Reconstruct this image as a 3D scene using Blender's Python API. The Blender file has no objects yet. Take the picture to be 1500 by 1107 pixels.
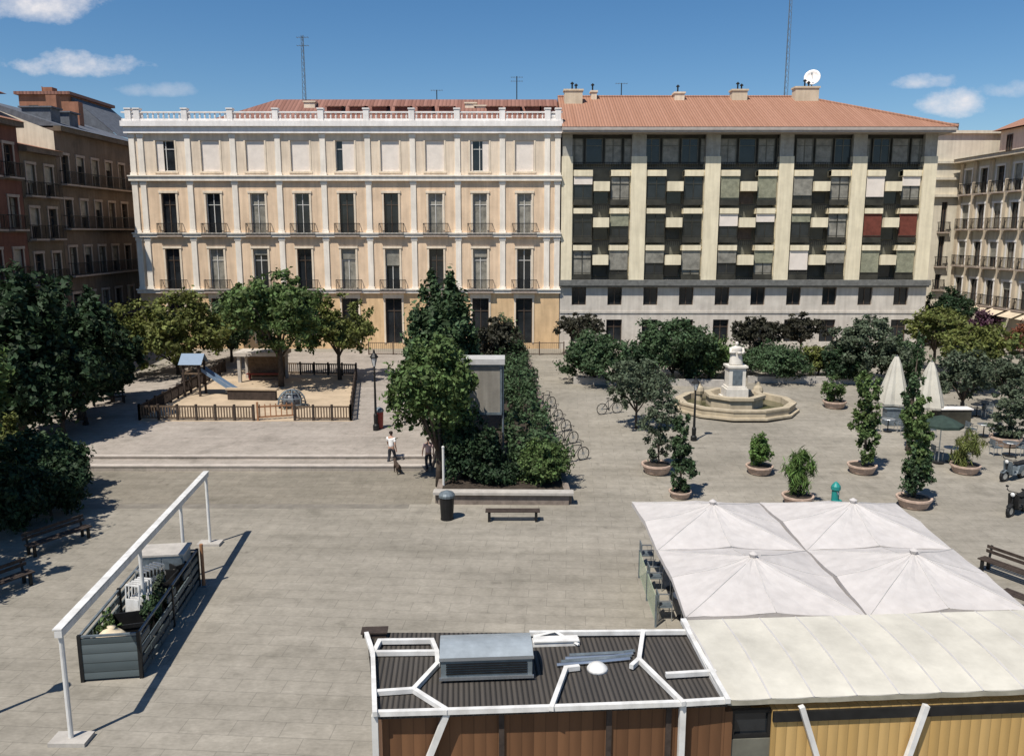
import bpy, math, random
import numpy as np
from mathutils import Vector, Matrix

R = math.radians
SC = bpy.context.scene
COL = SC.collection
rng = random.Random(7)
# ------------------------------------------------------------------ camera
EYE = 11.5; PITCH = R(10.07); FPX = 1200.0
cam = bpy.data.cameras.new("camera"); cam.sensor_width = 36; cam.lens = FPX / 1500 * 36
cam.clip_start = 0.1; cam.clip_end = 4000
camo = bpy.data.objects.new("camera", cam); COL.objects.link(camo)
camo.location = (0, 0, EYE); camo.rotation_euler = (math.pi/2 - PITCH, 0, 0)
SC.camera = camo
SC.view_settings.view_transform = 'Standard'; SC.view_settings.look = 'None'
SC.view_settings.exposure = 0.38; SC.view_settings.gamma = 1.0
# ------------------------------------------------------------------ light
SUN_EL = R(59.5); SH = Vector((0.62, 0.785, 0)).normalized()      # SH: where shadows fall
sl = bpy.data.lights.new("sun", 'SUN'); sl.energy = 4.5; sl.angle = R(0.5); sl.color = (1.0, 0.945, 0.86)
so = bpy.data.objects.new("sun", sl); COL.objects.link(so)
ld = Vector((SH.x*math.cos(SUN_EL), SH.y*math.cos(SUN_EL), -math.sin(SUN_EL)))
so.rotation_euler = ld.to_track_quat('-Z', 'Y').to_euler(); so.location = (-40, -40, 80)

def pxdir(px, py):
    a = (px - 750) / FPX; b = -(py - 553.5) / FPX
    return Vector((a, math.cos(PITCH) + b*math.sin(PITCH), -math.sin(PITCH) + b*math.cos(PITCH)))

W = bpy.data.worlds.new("World"); SC.world = W; W.use_nodes = True
nt = W.node_tree; nt.nodes.clear()
def N(nt, t, **k):
    n = nt.nodes.new(t)
    for a, b in k.items(): setattr(n, a, b)
    return n
def math_(nt, op, a, b=None, c=None, clamp=False):
    n = N(nt, 'ShaderNodeMath', operation=op); n.use_clamp = clamp
    for i, v in enumerate((a, b, c)):
        if v is None: continue
        if isinstance(v, (int, float)): n.inputs[i].default_value = v
        else: nt.links.new(v, n.inputs[i])
    return n.outputs[0]
sky = N(nt, 'ShaderNodeTexSky', sky_type='NISHITA'); sky.sun_disc = False
sky.sun_elevation = SUN_EL; sky.sun_rotation = R(218.3)
sky.air_density = 1.0; sky.dust_density = 0.6; sky.ozone_density = 2.6; sky.altitude = 600
bg = N(nt, 'ShaderNodeBackground'); bg.inputs[1].default_value = 0.078
out = N(nt, 'ShaderNodeOutputWorld')
tc = N(nt, 'ShaderNodeTexCoord'); sp = N(nt, 'ShaderNodeSeparateXYZ'); nt.links.new(tc.outputs['Generated'], sp.inputs[0])
yy = math_(nt, 'MAXIMUM', sp.outputs[1], 0.05)
U = math_(nt, 'DIVIDE', sp.outputs[0], yy); V = math_(nt, 'DIVIDE', sp.outputs[2], yy)
cmb = N(nt, 'ShaderNodeCombineXYZ'); nt.links.new(U, cmb.inputs[0]); nt.links.new(math_(nt, 'MULTIPLY', V, 1.5), cmb.inputs[1])
nz = N(nt, 'ShaderNodeTexNoise'); nz.inputs['Scale'].default_value = 22; nz.inputs['Detail'].default_value = 7; nz.inputs['Roughness'].default_value = .62
nt.links.new(cmb.outputs[0], nz.inputs[0])
nzv = math_(nt, 'MULTIPLY', math_(nt, 'SUBTRACT', nz.outputs[0], 0.5), 3.4)
total = None
# six small fair-weather clouds: centre pixel, half sizes, strength
for (cx, cy, rx, ry, st) in [(62, 10, 92, 34, .95), (112, 98, 92, 22, 1.0), (228, 134, 58, 13, .42),
                             (1358, 122, 50, 13, .75), (1395, 153, 58, 26, 1.0), (1480, 134, 52, 15, .55)]:
    d = pxdir(cx, cy); u0, v0 = d.x/d.y, d.z/d.y
    a = math_(nt, 'DIVIDE', math_(nt, 'SUBTRACT', U, u0), rx/FPX*1.03)
    b = math_(nt, 'DIVIDE', math_(nt, 'SUBTRACT', V, v0), ry/FPX*1.03)
    # flat bottoms: squeeze the lower half
    b = math_(nt, 'MULTIPLY', b, math_(nt, 'ADD', 1.0, math_(nt, 'MULTIPLY', math_(nt, 'LESS_THAN', b, 0.0), .6)))
    e = math_(nt, 'SUBTRACT', 1.0, math_(nt, 'ADD', math_(nt, 'MULTIPLY', a, a), math_(nt, 'MULTIPLY', b, b)))
    m = math_(nt, 'MULTIPLY', math_(nt, 'MULTIPLY', math_(nt, 'ADD', e, nzv), .62, clamp=True), st)
    m = math_(nt, 'MULTIPLY', m, math_(nt, 'GREATER_THAN', sp.outputs[1], 0.1))
    total = m if total is None else math_(nt, 'MAXIMUM', total, m)
mix = N(nt, 'ShaderNodeMixRGB'); nt.links.new(total, mix.inputs[0])
hs = N(nt, 'ShaderNodeHueSaturation'); hs.inputs['Saturation'].default_value = 1.28
hs.inputs['Value'].default_value = 1.0
nt.links.new(sky.outputs[0], hs.inputs['Color'])
nt.links.new(hs.outputs[0], mix.inputs[1]); mix.inputs[2].default_value = (8.6, 8.3, 8.4, 1)
nt.links.new(mix.outputs[0], bg.inputs[0]); nt.links.new(bg.outputs[0], out.inputs[0])

# ------------------------------------------------------------------ geometry of the ground
Y1, Y2, GH = 34.0, 70.0, 1.35
def g(Y):
    return 0.0 if Y < Y1 else (GH if Y > Y2 else GH*(Y - Y1)/(Y2 - Y1))
TX0, TX1, TYF = -27.0, -3.9, 39.3      # terrace: left, right, front edge (top of second step)
def terr(Y):
    return 0.60 + (1.37 - 0.60)*(min(max(Y, TYF), 69.9) - TYF)/(69.9 - TYF)
def gz(X, Y):
    if TX0 < X < TX1 and TYF <= Y < 69.9: return terr(Y)
    return g(Y)
def onz(px, py, z):
    d = pxdir(px, py); t = (z - EYE)/d.z
    return Vector((d.x*t, d.y*t, z))
def on(px, py, Y):
    d = pxdir(px, py); t = Y/d.y
    return Vector((d.x*t, Y, EYE + d.z*t))
def at(px, py):
    z = 0.5
    for i in range(14):
        p = onz(px, py, z); z = gz(p.x, p.y)
    p = onz(px, py, z); return p
def zpx(py, Y): return on(750, py, Y).z
def mpp(Y, z=1.0):      # metres per photo pixel at depth Y
    return (Y*math.cos(PITCH) + (EYE - z)*math.sin(PITCH))/FPX

# ------------------------------------------------------------------ materials
MATS = {}
def mat(name, col, rough=.8, var=.15, scale=3.0, bump=0.0, bscale=40., metal=0.0, spec=.3, streak=0.0, col2=None, island=0.0, transl=0.0):
    if name in MATS: return MATS[name]
    m = bpy.data.materials.new(name); m.use_nodes = True; t = m.node_tree
    b = t.nodes['Principled BSDF']; b.inputs['Roughness'].default_value = rough; b.inputs['Metallic'].default_value = metal
    b.inputs['Specular IOR Level'].default_value = spec
    co = N(t, 'ShaderNodeTexCoord')
    no = N(t, 'ShaderNodeTexNoise'); no.inputs['Scale'].default_value = scale; no.inputs['Detail'].default_value = 6
    no.inputs['Roughness'].default_value = .65
    t.links.new(co.outputs['Object'], no.inputs[0])
    rp = N(t, 'ShaderNodeValToRGB')
    c2 = col2 or tuple(c*(1 - 2*var) for c in col); c1 = tuple(min(1, c*(1 + .6*var)) for c in col)
    rp.color_ramp.elements[0].position = .3; rp.color_ramp.elements[1].position = .68
    rp.color_ramp.elements[0].color = (*c2, 1); rp.color_ramp.elements[1].color = (*c1, 1)
    t.links.new(no.outputs[0], rp.inputs[0])
    last = rp.outputs[0]
    if streak:
        mp = N(t, 'ShaderNodeMapping'); mp.inputs['Scale'].default_value = (2.2, 2.2, .18)
        t.links.new(co.outputs['Object'], mp.inputs[0])
        n2 = N(t, 'ShaderNodeTexNoise'); n2.inputs['Scale'].default_value = 1.6; n2.inputs['Detail'].default_value = 5
        t.links.new(mp.outputs[0], n2.inputs[0])
        r2 = N(t, 'ShaderNodeValToRGB'); r2.color_ramp.elements[0].position = .38; r2.color_ramp.elements[1].position = .62
        r2.color_ramp.elements[0].color = (1 - streak, 1 - streak*1.05, 1 - streak*1.1, 1); r2.color_ramp.elements[1].color = (1, 1, 1, 1)
        t.links.new(n2.outputs[0], r2.inputs[0])
        mx = N(t, 'ShaderNodeMixRGB', blend_type='MULTIPLY'); mx.inputs[0].default_value = 1
        t.links.new(last, mx.inputs[1]); t.links.new(r2.outputs[0], mx.inputs[2]); last = mx.outputs[0]
    if island:
        ge = N(t, 'ShaderNodeNewGeometry')
        h = N(t, 'ShaderNodeHueSaturation')
        t.links.new(last, h.inputs['Color'])
        t.links.new(math_(t, 'ADD', 1 - island, math_(t, 'MULTIPLY', ge.outputs['Random Per Island'], 2*island)), h.inputs['Value'])
        t.links.new(math_(t, 'ADD', .485, math_(t, 'MULTIPLY', ge.outputs['Random Per Island'], .03)), h.inputs['Hue'])
        last = h.outputs[0]
    t.links.new(last, b.inputs['Base Color'])
    if bump:
        n3 = N(t, 'ShaderNodeTexNoise'); n3.inputs['Scale'].default_value = bscale; n3.inputs['Detail'].default_value = 4
        t.links.new(co.outputs['Object'], n3.inputs[0])
        bp = N(t, 'ShaderNodeBump'); bp.inputs['Strength'].default_value = bump; bp.inputs['Distance'].default_value = .03
        t.links.new(n3.outputs[0], bp.inputs['Height']); t.links.new(bp.outputs[0], b.inputs['Normal'])
    if transl:
        tr = N(t, 'ShaderNodeBsdfTranslucent'); t.links.new(last, tr.inputs[0])
        ms = N(t, 'ShaderNodeMixShader'); ms.inputs[0].default_value = transl
        o = t.nodes['Material Output']
        t.links.new(b.outputs[0], ms.inputs[1]); t.links.new(tr.outputs[0], ms.inputs[2]); t.links.new(ms.outputs[0], o.inputs[0])
    MATS[name] = m; return m

def paving(name, ca, cb, mortar, bw, bh, rot=0.0, big=.2, mixv=.5):
    m = bpy.data.materials.new(name); m.use_nodes = True; t = m.node_tree; b = t.nodes['Principled BSDF']
    b.inputs['Roughness'].default_value = .85; b.inputs['Specular IOR Level'].default_value = .2
    co = N(t, 'ShaderNodeTexCoord'); mp = N(t, 'ShaderNodeMapping'); mp.inputs['Rotation'].default_value = (0, 0, rot)
    t.links.new(co.outputs['Object'], mp.inputs[0])
    br = N(t, 'ShaderNodeTexBrick'); br.inputs['Scale'].default_value = 1; br.inputs['Brick Width'].default_value = bw
    br.inputs['Row Height'].default_value = bh; br.inputs['Mortar Size'].default_value = .012
    br.inputs['Color1'].default_value = (*ca, 1); br.inputs['Color2'].default_value = (*cb, 1); br.inputs['Mortar'].default_value = (*mortar, 1)
    t.links.new(mp.outputs[0], br.inputs[0])
    last = br.outputs[0]
    # wear: broad patches, long drag marks across the square, fine grit, dark spots
    for (sx, sy, sc, lo, hi, p0, p1) in [(1, 1, .16, .80, 1.07, .3, .7), (.16, 1.0, .9, .86, 1.06, .35, .65), (1, 1, 2.2, .84, 1.08, .3, .7), (.5, 1, 14, .86, 1.08, .3, .7), (1, 1, 1.1, .72, 1.0, .25, .36), (1, 1, .45, .78, 1.0, .30, .42), (1, 1, 5.0, .70, 1.0, .22, .30)]:
        mq = N(t, 'ShaderNodeMapping'); mq.inputs['Scale'].default_value = (sx, sy, 1); mq.inputs['Rotation'].default_value = (0, 0, rot)
        t.links.new(co.outputs['Object'], mq.inputs[0])
        no = N(t, 'ShaderNodeTexNoise'); no.inputs['Scale'].default_value = sc; no.inputs['Detail'].default_value = 6; no.inputs['Roughness'].default_value = .6
        t.links.new(mq.outputs[0], no.inputs[0])
        r = N(t, 'ShaderNodeValToRGB'); r.color_ramp.elements[0].position = p0; r.color_ramp.elements[1].position = p1
        r.color_ramp.elements[0].color = (lo, lo, lo*.99, 1); r.color_ramp.elements[1].color = (hi, hi, hi, 1)
        t.links.new(no.outputs[0], r.inputs[0])
        mx = N(t, 'ShaderNodeMixRGB', blend_type='MULTIPLY'); mx.inputs[0].default_value = 1
        t.links.new(last, mx.inputs[1]); t.links.new(r.outputs[0], mx.inputs[2]); last = mx.outputs[0]
    t.links.new(last, b.inputs['Base Color'])
    bp = N(t, 'ShaderNodeBump'); bp.inputs['Strength'].default_value = .25; bp.inputs['Distance'].default_value = .02
    t.links.new(br.outputs['Fac'], bp.inputs['Height']); bp.invert = True; t.links.new(bp.outputs[0], b.inputs['Normal'])
    return m

def banded(name, c1, c2, width, axis=0, var=.3, rough=.75, groove=.6, bump=.6, metal=0.0, stain=.25):
    """parallel planks, tiles or ribs: every band has its own tone, with a dark groove between"""
    m = bpy.data.materials.new(name); m.use_nodes = True; t = m.node_tree; b = t.nodes['Principled BSDF']
    b.inputs['Roughness'].default_value = rough; b.inputs['Metallic'].default_value = metal; b.inputs['Specular IOR Level'].default_value = .25
    co = N(t, 'ShaderNodeTexCoord'); s = N(t, 'ShaderNodeSeparateXYZ'); t.links.new(co.outputs['Object'], s.inputs[0])
    q = math_(t, 'DIVIDE', s.outputs[axis], width); fl = math_(t, 'FLOOR', q); fr = math_(t, 'FRACT', q)
    wn = N(t, 'ShaderNodeTexWhiteNoise', noise_dimensions='1D'); t.links.new(fl, wn.inputs['W'])
    no = N(t, 'ShaderNodeTexNoise'); no.inputs['Scale'].default_value = 1.5; no.inputs['Detail'].default_value = 8
    mp = N(t, 'ShaderNodeMapping'); mp.inputs['Scale'].default_value = tuple(6 if i == axis else 1 for i in range(3))
    t.links.new(co.outputs['Object'], mp.inputs[0]); t.links.new(mp.outputs[0], no.inputs[0])
    f = math_(t, 'ADD', math_(t, 'MULTIPLY', wn.outputs[0], 1 - stain), math_(t, 'MULTIPLY', no.outputs[0], stain), clamp=True)
    mx = N(t, 'ShaderNodeMixRGB'); t.links.new(f, mx.inputs[0]); mx.inputs[1].default_value = (*c1, 1); mx.inputs[2].default_value = (*c2, 1)
    ed = math_(t, 'MINIMUM', fr, math_(t, 'SUBTRACT', 1.0, fr)); edge = math_(t, 'MULTIPLY', ed, 14, clamp=True)
    dk = N(t, 'ShaderNodeMixRGB', blend_type='MULTIPLY'); dk.inputs[0].default_value = 1; t.links.new(mx.outputs[0], dk.inputs[1])
    gv = math_(t, 'ADD', 1 - groove, math_(t, 'MULTIPLY', edge, groove)); cb = N(t, 'ShaderNodeCombineColor')
    for i in range(3): t.links.new(gv, cb.inputs[i])
    t.links.new(cb.outputs[0], dk.inputs[2]); t.links.new(dk.outputs[0], b.inputs['Base Color'])
    bp = N(t, 'ShaderNodeBump'); bp.inputs['Strength'].default_value = bump; bp.inputs['Distance'].default_value = .04
    t.links.new(math_(t, 'SINE', math_(t, 'MULTIPLY', fr, math.pi)), bp.inputs['Height']); t.links.new(bp.outputs[0], b.inputs['Normal'])
    return m

M = dict(
    stucco=mat('pink cream stucco', (.78, .585, .405), var=.10, scale=.6, streak=.16, bump=.1),
    stucco_top=mat('pale pink stucco', (.77, .64, .495), var=.09, scale=.6, streak=.16, bump=.1),
    ochre=mat('ochre stucco', (.73, .51, .29), var=.12, scale=.5, streak=.15, bump=.1),
    trim=mat('cream trim', (.84, .77, .67), var=.06, scale=1.2, streak=.12),
    surround=mat('ochre cream surround', (.78, .66, .51), var=.08, scale=1.2, streak=.12),
    white_trim=mat('white trim', (.84, .80, .76), var=.07, scale=1.2, streak=.1),
    concrete=mat('cream cladding', (.80, .71, .515), var=.08, scale=.8, streak=.14),
    grey_stone=mat('pale grey stone', (.60, .55, .48), var=.12, scale=.7, streak=.14, bump=.1),
    dark_panel=mat('dark grey panel', (.05, .047, .036), var=.3, scale=1.0, rough=.5),
    mid_panel=mat('grey panel', (.15, .145, .115), var=.2, scale=1.0, rough=.5),
    belt=mat('belt stone with painted shadow', (.16, .16, .15), var=.2),  # stone cornice with its shadow painted into the dark grey
    glass=mat('dark window glass', (.022, .026, .03), rough=.12, var=.3, scale=.7, spec=.5),
    curtain=mat('curtained glass', (.27, .255, .215), rough=.35, var=.25, scale=2.0),
    blind=mat('white roller blind', (.76, .68, .60), rough=.7, var=.06, scale=1.5),
    red_awn=mat('dark red blind', (.16, .045, .03), rough=.8, var=.2),
    green_blind=mat('grey green blind', (.27, .27, .19), rough=.8, var=.2),
    frame=mat('brown window frame', (.10, .07, .05), rough=.6, var=.2),
    frame_w=mat('white window frame', (.62, .60, .56), rough=.5, var=.05),
    iron=mat('black iron', (.02, .02, .02), rough=.5, var=.2, metal=.3),
    slab=mat('balcony slab stone', (.38, .31, .26), var=.15),
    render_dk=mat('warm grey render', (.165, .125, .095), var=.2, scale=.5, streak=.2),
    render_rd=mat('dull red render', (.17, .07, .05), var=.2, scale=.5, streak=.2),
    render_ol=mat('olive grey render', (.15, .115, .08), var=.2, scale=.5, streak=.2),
    brick_tw=mat('orange brick', (.33, .15, .09), var=.2, scale=.8, streak=.15),
    slate=mat('blue slate', (.12, .13, .15), var=.2),
    cream_wall=mat('cream wall', (.66, .60, .48), var=.08, scale=.8, streak=.14),
    salmon=mat('salmon wall', (.60, .50, .37), var=.08, scale=.8, streak=.12),
    steel_w=mat('white painted steel', (.70, .69, .66), rough=.5, var=.10, scale=3, streak=.16),
    alu=mat('brushed aluminium', (.55, .58, .60), rough=.35, var=.08, metal=.85, scale=2),
    greymetal=mat('grey blue metal', (.15, .18, .20), rough=.5, var=.25, metal=.2),
    canvas=mat('white canvas', (.61, .575, .55), rough=.9, var=.07, scale=.9, streak=.07, bump=.5, bscale=2.2, transl=.18),
    seam=mat('stitched seam', (.47, .45, .43), rough=.9, var=.08),
    cream_canvas=mat('cream canvas', (.58, .55, .47), rough=.9, var=.12, scale=.9, bump=.5, bscale=2.5, transl=.1),
    green_canvas=mat('dark green canvas', (.03, .05, .04), rough=.85, var=.2),
    terracotta=mat('pale terracotta', (.50, .37, .29), var=.18, scale=4),
    soil=mat('dark soil', (.05, .038, .028), var=.3, scale=6, bump=.5),
    stone=mat('yellow limestone', (.46, .39, .28), var=.12, scale=1.5, streak=.12, bump=.15),
    marble=mat('white marble', (.66, .62, .55), var=.08, scale=2, streak=.1),
    kerb=mat('pale granite', (.42, .39, .35), var=.12, scale=3),
    wood=mat('weathered timber', (.15, .105, .07), var=.25, scale=5),
    darkwood=mat('dark brown timber', (.055, .04, .032), var=.25, scale=5),
    bark=mat('bark', (.085, .065, .05), var=.3, scale=6, bump=.5),
    rubber=mat('black rubber', (.015, .015, .016), rough=.7, var=.2),
    blue=mat('blue plastic', (.16, .23, .32), rough=.4, var=.06),
    teal=mat('teal paint', (.02, .22, .20), rough=.45, var=.1),
    red=mat('red paint', (.30, .05, .04), rough=.4, var=.1),
    skin=mat('skin', (.42, .25, .18), rough=.6, var=.05),
    white_cloth=mat('white cloth', (.78, .77, .75), var=.05), dark_cloth=mat('dark cloth', (.03, .032, .04), var=.2),
    pink_cloth=mat('pale pink cloth', (.66, .45, .42), var=.08), hair=mat('dark hair', (.03, .02, .015), var=.2),
    fur=mat('brown dog fur', (.06, .04, .028), var=.3, scale=9),
    beige_panel=mat('weathered beige board', (.27, .25, .215), var=.14, scale=1.2, streak=.2),
    bag=mat('cream sack', (.66, .55, .38), var=.12, scale=5),
    water=mat('fountain water', (.10, .095, .05), rough=.08, var=.15, spec=.6),
    sand=mat('playground sand', (.46, .36, .25), var=.14, scale=.7, bump=.2),
    lampglass=mat('frosted lamp glass', (.62, .62, .60), rough=.3, var=.03),
    orange=mat('orange brown steel', (.32, .16, .08), rough=.6, var=.15),
)
M['tile'] = banded('red clay tile', (.25, .12, .072), (.40, .215, .145), .24, axis=0, groove=.45, bump=1.0, stain=.7)
M['tile_dk'] = banded('old brown tile', (.15, .065, .045), (.30, .155, .12), .35, axis=0, groove=.6, bump=1.0, stain=.5)
M['plank_br'] = banded('brown plank cladding', (.095, .045, .021), (.18, .088, .041), .22, axis=0, groove=.35, bump=.4, stain=.4)
M['plank_ye'] = banded('yellow plank cladding', (.40, .25, .085), (.52, .345, .14), .20, axis=0, groove=.35, bump=.4, stain=.45)
M['roof_rib'] = banded('dark ribbed roof sheet', (.05, .045, .04), (.085, .075, .065), .10, axis=0, groove=.5, bump=1.0, stain=.5)
M['pen_slat'] = banded('grey slatted sheet', (.05, .066, .07), (.12, .145, .15), .26, axis=2, groove=.7, bump=.25, rough=.5, stain=.4)
M['pave'] = paving('square paving', (.305, .277, .232), (.288, .262, .22), (.228, .208, .174), 1.2, .6, rot=R(4))
M['pave2'] = paving('pale terrace paving', (.365, .32, .28), (.345, .305, .267), (.29, .26, .225), 1.0, .5, rot=R(2))
def leafmat(n, c, c2): return mat(n, c, rough=.65, var=.2, scale=.9, col2=c2, island=.45, transl=.22, spec=.25)
L = dict(dark=leafmat('dark evergreen leaf', (.032, .058, .024), (.017, .034, .016)),
         mid=leafmat('green leaf', (.10, .145, .045), (.058, .094, .031)),
         yellow=leafmat('yellow green leaf', (.145, .155, .04), (.075, .094, .026)),
         purple=leafmat('purple leaf', (.046, .043, .028), (.026, .027, .018)),
         grey=leafmat('grey green leaf', (.092, .115, .070), (.056, .074, .045)),
         deep=leafmat('deep green leaf', (.060, .097, .042), (.034, .060, .027)),
         bright=leafmat('bright green leaf', (.12, .19, .05), (.07, .125, .03)),
         flower=leafmat('magenta blossom', (.10, .035, .075), (.05, .035, .04)),
         redleaf=leafmat('red blossom', (.20, .07, .04), (.10, .05, .03)))

# ------------------------------------------------------------------ mesh builder
class MB:
    def __init__(s): s.v = []; s.f = []; s.sm = False
    def quad(s, a, b, c, d):
        n = len(s.v); s.v += [tuple(a), tuple(b), tuple(c), tuple(d)]; s.f.append((n, n+1, n+2, n+3)); return s
    def poly(s, pts):
        n = len(s.v); s.v += [tuple(p) for p in pts]; s.f.append(tuple(range(n, n+len(pts)))); return s
    def box(s, x0, x1, y0, y1, z0, z1, m=None):
        n = len(s.v)
        P = [(x0,y0,z0),(x1,y0,z0),(x1,y1,z0),(x0,y1,z0),(x0,y0,z1),(x1,y0,z1),(x1,y1,z1),(x0,y1,z1)]
        if m is not None: P = [tuple(m @ Vector(p)) for p in P]
        s.v += P
        s.f += [tuple(n+i for i in q) for q in [(3,2,1,0),(4,5,6,7),(0,1,5,4),(1,2,6,5),(2,3,7,6),(3,0,4,7)]]; return s
    def bar(s, a, b, w, h=None, up=(0,0,1)):
        a, b = Vector(a), Vector(b); h = h or w; d = (b - a); ln = d.length; d.normalize()
        up = Vector(up)
        if abs(d.dot(up)) > .95: up = Vector((0, 1, 0))
        x = d.cross(up).normalized(); y = x.cross(d).normalized()
        m = Matrix((( x.x, d.x, y.x, a.x), (x.y, d.y, y.y, a.y), (x.z, d.z, y.z, a.z), (0,0,0,1)))
        return s.box(-w/2, w/2, 0, ln, -h/2, h/2, m)
    def tube(s, pts, rad, n=8, cap=True):
        pts = [Vector(p) for p in pts]
        if not hasattr(rad, '__len__'): rad = [rad]*len(pts)
        base = len(s.v); ref = None
        for i, p in enumerate(pts):
            d = (pts[min(i+1, len(pts)-1)] - pts[max(i-1, 0)]).normalized()
            if ref is None: ref = Vector((1,0,0)) if abs(d.x) < .8 else Vector((0,1,0))
            x = (ref - d*ref.dot(d)).normalized(); y = d.cross(x); ref = x
            for k in range(n):
                a = 2*math.pi*k/n; s.v.append(tuple(p + (x*math.cos(a) + y*math.sin(a))*rad[i]))
        for i in range(len(pts)-1):
            for k in range(n):
                k2 = (k+1) % n; s.f.append((base+i*n+k, base+i*n+k2, base+(i+1)*n+k2, base+(i+1)*n+k))
        if cap:
            s.f.append(tuple(base+k for k in reversed(range(n)))); s.f.append(tuple(base+(len(pts)-1)*n+k for k in range(n)))
        return s
    def lathe(s, prof, c=(0,0,0), n=16, sx=1, sy=1):
        base = len(s.v)
        for r, z in prof:
            for k in range(n):
                a = 2*math.pi*(k+.5)/n; s.v.append((c[0]+r*sx*math.cos(a), c[1]+r*sy*math.sin(a), c[2]+z))
        for i in range(len(prof)-1):
            for k in range(n):
                k2 = (k+1) % n; s.f.append((base+i*n+k, base+i*n+k2, base+(i+1)*n+k2, base+(i+1)*n+k))
        s.f.append(tuple(base+k for k in reversed(range(n)))); s.f.append(tuple(base+(len(prof)-1)*n+k for k in range(n)))
        return s
    def ball(s, c, r, sx=1, sy=1, sz=1, n=10):
        pr = [(max(.001, r*math.sin(math.pi*i/n)), -r*sz*math.cos(math.pi*i/n)) for i in range(n+1)]
        return s.lathe(pr, c, n*2, sx, sy)
    def prism(s, poly, z0, z1):
        n = len(poly); b = len(s.v)
        s.v += [(p[0], p[1], z0) for p in poly] + [(p[0], p[1], z1) for p in poly]
        s.f.append(tuple(b+i for i in reversed(range(n)))); s.f.append(tuple(b+n+i for i in range(n)))
        for i in range(n): j = (i+1) % n; s.f.append((b+i, b+j, b+n+j, b+n+i))
        return s
    def build(s, name, m, parent=None, loc=None, smooth=False, off=None):
        me = bpy.data.meshes.new(name)
        v = s.v
        if off is not None: v = [(a-off[0], b-off[1], c-off[2]) for a, b, c in v]
        me.from_pydata(v, [], s.f); me.update()
        if m is not None: me.materials.append(m)
        if smooth:
            me.polygons.foreach_set('use_smooth', [True]*len(me.polygons))
        o = bpy.data.objects.new(name, me); COL.objects.link(o)
        if parent is not None: o.parent = parent
        if loc is not None: o.location = loc
        return o
def tag(o, label=None, cat=None, group=None, kind=None):
    if label: o['label'] = label
    if cat: o['category'] = cat
    if group: o['group'] = group
    if kind: o['kind'] = kind
    return o
def thing(name, label, cat, loc=(0,0,0), rz=0.0, group=None):
    o = bpy.data.objects.new(name, None); COL.objects.link(o); o.empty_display_size = .3
    o.location = loc; o.rotation_euler = (0, 0, rz); return tag(o, label, cat, group)
def children(o): return [c for c in COL.objects if c.parent == o]
def copy_tree(o, parent=None):
    c = o.copy(); COL.objects.link(c)
    if parent is not None: c.parent = parent
    for ch in children(o): copy_tree(ch, c)
    return c
def again(o, loc, rz, label, group=None):
    c = copy_tree(o); c.location = loc; c.rotation_euler = (0, 0, rz); c['label'] = label
    if group: c['group'] = group
    return c

# ------------------------------------------------------------------ ground, terrace, sand
b = MB()
ys = [-120, -20, 0, 10, 20, Y1, 46, 58, Y2, 90, 140, 300, 900]; xs = [-900, -300, -100, -40, -20, 0, 20, 40, 100, 300, 900]
for i in range(len(ys)-1):
    for j in range(len(xs)-1):
        b.quad((xs[j], ys[i], g(ys[i])), (xs[j+1], ys[i], g(ys[i])), (xs[j+1], ys[i+1], g(ys[i+1])), (xs[j], ys[i+1], g(ys[i+1])))
tag(b.build('ground', M['pave']), kind='structure')
b = MB()
TYB = 69.9; zb = -.3
fz = terr(TYF)
# lower step, then the terrace top with its riser
b.box(TX0, TX1, TYF-1.15, TYF, zb, fz-.17)
b.quad((TX0, TYF, fz-.17), (TX1, TYF, fz-.17), (TX1, TYF, fz), (TX0, TYF, fz))
b.quad((TX0, TYF, fz), (TX1, TYF, fz), (TX1, TYB, terr(TYB)), (TX0, TYB, terr(TYB)))
b.quad((TX1, TYF, zb), (TX1, TYB, zb), (TX1, TYB, terr(TYB)), (TX1, TYF, fz))
b.quad((TX0, TYB, zb), (TX0, TYF, zb), (TX0, TYF, fz), (TX0, TYB, terr(TYB)))
tag(b.build('terrace', M['pave2']), kind='structure')
b = MB()      # pale nosing stones and the dark joint below them
b.box(TX0+.01, TX1-.01, TYF-.03, TYF+.30, fz-.05, fz+.006)
b.box(TX0+.01, TX1-.01, TYF-1.18, TYF-.85, fz-.22, fz-.164)
tag(b.build('steps', mat('pale nosing stone', (.46, .41, .36), var=.12, scale=2)), kind='structure')
b = MB(); b.box(TX0, TX1-.5, 33.2, 33.75, -.05, .004); tag(b.build('paving_strip', mat('dark paving strip', (.20, .18, .15), var=.15, scale=2)), kind='structure')
b = MB(); yb = [33.75, 34.0, 38.1]
for i in range(2): b.quad((TX0, yb[i], g(yb[i])+.004), (TX1+.4, yb[i], g(yb[i])+.004), (TX1+.4, yb[i+1], g(yb[i+1])+.004), (TX0, yb[i+1], g(yb[i+1])+.004))
tag(b.build('paving_band', paving('brown band paving', (.25, .222, .18), (.235, .21, .17), (.19, .17, .14), .9, .45, rot=R(2))), kind='structure')
# sandy floor of the play area
pg = [at(203, 617), at(517, 617), at(523, 548), at(330, 540)]
b = MB(); b.poly([(p.x, p.y, gz(p.x, p.y)+.006) for p in pg]); tag(b.build('sand', M['sand']), kind='structure')

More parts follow.
